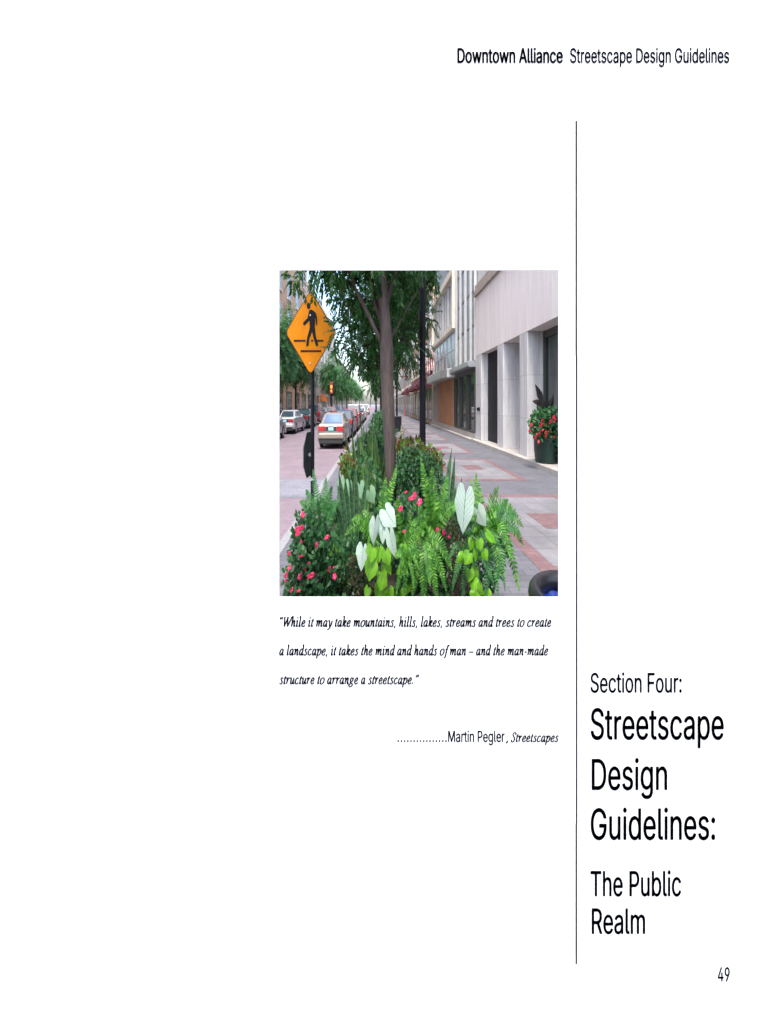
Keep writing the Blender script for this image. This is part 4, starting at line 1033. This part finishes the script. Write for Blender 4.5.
def leafmass(m, rg, o, region, Y0, Y1, n, l, w, up=.5):
    for i in range(n):
        for _ in range(30):
            u = rg.uniform(region[0], region[1]); v = rg.uniform(region[2], region[3])
            cx_, cy_ = (region[0]+region[1])/2, (region[2]+region[3])/2
            if ((u-cx_)/((region[1]-region[0])/2))**2+((v-cy_)/((region[3]-region[2])/2))**2 < 1: break
        Y = rg.uniform(Y0, Y1); p = lpt(u, v, Y, o)
        d = rdir(rg); d = (d+Vector((0, -.5, 0))).normalized()
        upv = Vector((rg.uniform(-.7, .7), -1+rg.uniform(-.3, .5), up+rg.uniform(0, .6)))
        s = d.cross(upv)
        if s.length < .05: continue
        s.normalize(); ll_ = l*rg.uniform(.6, 1.3); ww = w*rg.uniform(.7, 1.2)
        m.add([p, p+d*ll_*.3+s*ww*.5, p+d*ll_*.7+s*ww*.4, p+d*ll_, p+d*ll_*.7-s*ww*.4, p+d*ll_*.3-s*ww*.5], [(0, 1, 2, 3, 4, 5)])
def flower_mesh(mat, r):
    m = MB()
    for k in range(5):
        a = 2*math.pi*k/5; c = Vector((math.cos(a), 0, math.sin(a))); s = Vector((-math.sin(a), 0, math.cos(a)))
        m.add([Vector((0, 0, 0)), c*r*.5+s*r*.42+Vector((0, -r*.15, 0)), c*r+s*r*.3+Vector((0, -r*.05, 0)), c*r*1.02-s*r*.3+Vector((0, -r*.05, 0)), c*r*.5-s*r*.42+Vector((0, -r*.15, 0))], [(0, 1, 2, 3, 4)])
    return m
def bedding(name, label, bu, bv, Y, masses, flowers, mat, seed, fr=.018, fmat='pink', group=None, cat='plant', fy=0):
    rg = random.Random(seed); o = W(bu, bv, Y); t = thing(name, label, cat, o, group); m = MB()
    for (reg, dy0, dy1, n, l, w) in masses: leafmass(m, rg, o, reg, Y+dy0, Y+dy1, n, l, w)
    m.build('foliage', M[mat], t)
    if flowers:
        f0 = None
        for (u, v, k) in flowers:
            p = lpt(u, v, Y-fy+rg.uniform(-.12, -.02), o); p = Vector((p.x*S, p.y, p.z))
            if f0 is None: f = flower_mesh(fmat, fr).build('flower', M[fmat], t); f0 = f
            else: f = f0.copy(); COL.objects.link(f); f.parent = t
            f.location = p; f.scale = (k, k, k); f.rotation_euler = (rg.uniform(-.5, .3), rg.uniform(0, 1.2), rg.uniform(-.5, .5))
    return t
z1 = lambda x, y: (278+x/8.53, 500+y/8.53)
fl = [(*z1(212, 125), 1.1), (*z1(168, 245), 1.2), (*z1(204, 235), 1.1), (*z1(168, 290), 1.1), (*z1(418, 318), 1.0), (*z1(340, 390), 1.35), (*z1(200, 355), .7), (*z1(98, 455), .9), (*z1(195, 480), .9), (*z1(262, 535), .6), (*z1(98, 575), 1.1),
      (*z1(70, 640), 1.1), (*z1(66, 700), 1.2), (*z1(188, 650), 1.2), (*z1(282, 645), 1.5), (*z1(440, 590), 1.0), (*z1(480, 590), 1.1), (*z1(482, 650), 1.1), (*z1(115, 765), .9), (*z1(228, 590), .6), (*z1(175, 775), .7), (*z1(335, 372), .8), (*z1(175, 262), .9)]
bedding('impatiens', 'mound of dark leaved impatiens with pink flowers at the left end', 312, 590, 2.8,
        [((284, 350, 530, 640), -.1, .35, 2200, .045, .028), ((292, 330, 508, 560), .0, .3, 500, .045, .028), ((330, 372, 535, 620), .0, .3, 500, .04, .025)], fl, 'leaf_dark', 1, group='pink impatiens in the planter')
z3 = lambda x, y: (350+x/9.31, 490+y/9.31)
fl = [(*z3(604, 48), 1.2), (*z3(574, 76), 1.3), (*z3(648, 112), 1.4), (*z3(472, 175), 1.3), (*z3(628, 485), 1.2), (*z3(560, 585), 1.5), (*z3(535, 580), .9), (*z3(520, 20), .7), (437, 529.5, .9), (443.8, 532.5, 1.1), (449, 536, .9), (*z3(505, 385), .7)]
bedding('impatiens', 'pink flowered impatiens scattered between the ferns in the middle', 415, 560, 3.0,
        [((393, 425, 488, 590), .0, .4, 900, .045, .028), ((430, 462, 500, 570), .1, .4, 500, .045, .028)], fl, 'leaf_dark', 2, group='pink impatiens in the planter')
bedding('bronze_foliage_plant', 'fine bronze and green foliage in front of the white caladium group', 358, 590, 2.72, [((340, 378, 550, 630), 0, .2, 1100, .028, .012)], [], 'leaf_brown', 3, group='bronze foliage plants')
bedding('bronze_foliage_plant', 'fine bronze foliage under the large white caladium leaf', 458, 585, 2.80, [((446, 472, 535, 625), 0, .2, 800, .028, .012), ((440, 462, 518, 560), 0.1, .3, 300, .028, .012)], [], 'leaf_brown', 4, group='bronze foliage plants')
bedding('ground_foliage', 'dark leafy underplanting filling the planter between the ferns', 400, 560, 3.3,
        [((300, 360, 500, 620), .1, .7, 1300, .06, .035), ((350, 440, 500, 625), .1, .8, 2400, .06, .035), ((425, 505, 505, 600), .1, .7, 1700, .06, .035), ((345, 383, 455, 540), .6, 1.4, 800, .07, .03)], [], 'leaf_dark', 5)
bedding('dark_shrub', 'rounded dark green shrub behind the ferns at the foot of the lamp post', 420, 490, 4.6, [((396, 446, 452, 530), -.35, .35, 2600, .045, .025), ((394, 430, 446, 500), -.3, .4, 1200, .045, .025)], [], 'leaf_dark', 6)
bedding('coleus', 'red and yellow green coleus topping the dark shrub', 415, 455, 4.9, [((393, 425, 437, 462), -.3, .3, 420, .065, .032), ((415, 443, 446, 476), -.3, .3, 380, .06, .03)], [(439, 449, 1.0), (430, 458, 1)], 'leaf_coleus', 7)
bedding('coleus', 'small yellow and red coleus beside the banded snake plant', 347, 470, 4.3, [((340, 352, 450, 475), -.2, .2, 120, .065, .035), ((342, 360, 458, 500), -.1, .3, 160, .06, .03)], [], 'leaf_coleus', 8)
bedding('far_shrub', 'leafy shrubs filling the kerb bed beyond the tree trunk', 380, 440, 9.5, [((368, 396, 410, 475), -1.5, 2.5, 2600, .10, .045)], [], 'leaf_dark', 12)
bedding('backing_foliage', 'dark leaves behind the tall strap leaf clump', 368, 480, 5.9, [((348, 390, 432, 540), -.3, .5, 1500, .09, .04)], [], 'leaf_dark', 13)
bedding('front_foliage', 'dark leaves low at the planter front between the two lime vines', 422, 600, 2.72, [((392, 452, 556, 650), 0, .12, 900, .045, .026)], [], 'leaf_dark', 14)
t = thing('flower_spike', 'pair of pale cream flower spikes right of the tree trunk', 'plant', W(398, 450, 5.2)); m = MB(); rg = random.Random(2)
for (u0, v0, u1, v1) in ((397, 446, 401.5, 428), (399, 444, 404, 431)):
    a = lpt(u0, v0, 5.2, t.location); b = lpt(u1, v1, 5.2, t.location)
    for i in range(60):
        q = a+(b-a)*rg.random(); d = (b-a).normalized()*.6+rdir(rg)
        leaf_quads(m, q, d.normalized(), .035, .015, rdir(rg))
m.build('blossoms', M['cream_spike'], t)

# tub with geraniums in the shop recess ---------------------------------------
tub = thing('round_tub', 'dark green round tub in the recess by the shop window', 'plant pot', (4.40, 12.55, ST))
MB().lathe([(.40, 0), (.43, .04), (.47, .30), (.49, .60), (.52, .62), (.52, .68), (.47, .68), (.46, .60)], 28, caps=False).build('pot', M['tub_green'], tub, smooth=False)
MB().lathe([(.46, .60), (.01, .63)], 28).build('soil', M['soil'], tub)
z6 = lambda x, y: (500+x/9.31, 370+y/9.31)
gfl = [(*z6(x, y), k) for x, y, k in ((290, 510, 1.3), (275, 565, 1.2), (385, 505, 1.6), (395, 465, 1.1), (370, 590, 1.5), (430, 585, 1.5), (330, 630, 1.3), (360, 670, 1.2), (500, 440, 1.5), (465, 490, 1.3), (510, 480, 1.1), (428, 620, 1), (400, 560, .9), (505, 625, 1.0), (345, 600, 1.0), (450, 575, .9), (375, 520, 1.0), (410, 520, .8), (515, 455, 1.2), (475, 470, 1.0))]
bedding('geranium', 'green foliage with red flowers filling the dark green tub', 546, 425, 12.4, [((529, 566, 408, 440), -.35, .35, 900, .13, .10), ((551, 570, 425, 458), -.4, -.1, 220, .12, .08)], gfl, 'leaf_pot', 9, fr=.042, fmat='redpetal', fy=.36)
t = thing('canna', 'dark leaved canna rising from the green tub', 'plant', (4.38, 12.6, .8)); m = MB()
o = t.location
def cleaf(u0, v0, u1, v1, w):
    a = lpt(u0, v0, 12.6, o); b = lpt(u1, v1, 12.5, o); heart(m, a, b-a, (0, -1, .4), (b-a).length, w, rg, 0.05, .1)
cleaf(541, 398, 535.5, 384, .26); cleaf(541, 404, 532.5, 401, .2); cleaf(542, 415, 543, 391, .28); cleaf(541, 410, 538, 400, .2); cleaf(549, 412, 554, 394, .25); cleaf(545, 412, 548, 398, .2)
m.build('leaves', M['leaf_canna'], t); MB().tube([(0, 0, -.03), lpt(541.5, 396, 12.6, o)], [.03, .015], 6).build('stem', M['leaf_canna'], t)

# ------------------------------------------------------------------ light, sky, camera
world = bpy.data.worlds.new('World'); scn.world = world; world.use_nodes = True
nt = world.node_tree; bg = nt.nodes['Background']
sky = nt.nodes.new('ShaderNodeTexSky'); sky.sky_type = 'NISHITA'; sky.sun_disc = False
EL, AZ = R(66), R(190)        # azimuth clockwise from +Y: behind and to the left
sky.sun_elevation = EL; sky.sun_rotation = AZ; sky.air_density = 1.0; sky.dust_density = 3.0; sky.ozone_density = 1.0
nt.links.new(sky.outputs[0], bg.inputs[0]); bg.inputs[1].default_value = .15
sd = bpy.data.lights.new('sun', 'SUN'); sd.energy = 1.4; sd.angle = R(12); sd.color = (1, .96, .90)
so = bpy.data.objects.new('sun', sd); COL.objects.link(so)
dv = Vector((math.sin(AZ)*math.cos(EL), math.cos(AZ)*math.cos(EL), math.sin(EL)))
so.rotation_euler = dv.to_track_quat('Z', 'Y').to_euler(); so.location = (0, -10, 20)
cd = bpy.data.cameras.new('camera'); co = bpy.data.objects.new('camera', cd); COL.objects.link(co)
co.location = (0, 0, H); co.rotation_euler = (R(90), 0, 0)
cd.sensor_fit = 'VERTICAL'; cd.sensor_height = 36; cd.lens = F/1024*36
cd.shift_x = (384-U0)/1024; cd.shift_y = -(512-V0)/1024
cd.clip_start = .05; cd.clip_end = 3000
scn.camera = co
scn.view_settings.view_transform = 'Standard'; scn.view_settings.look = 'None'
scn.view_settings.exposure = 2.0; scn.view_settings.gamma = 1
scn.render.resolution_x = 768; scn.render.resolution_y = 1024
scn.cycles.max_bounces = 6; scn.cycles.transparent_max_bounces = 4
scn.cycles.use_denoising = True
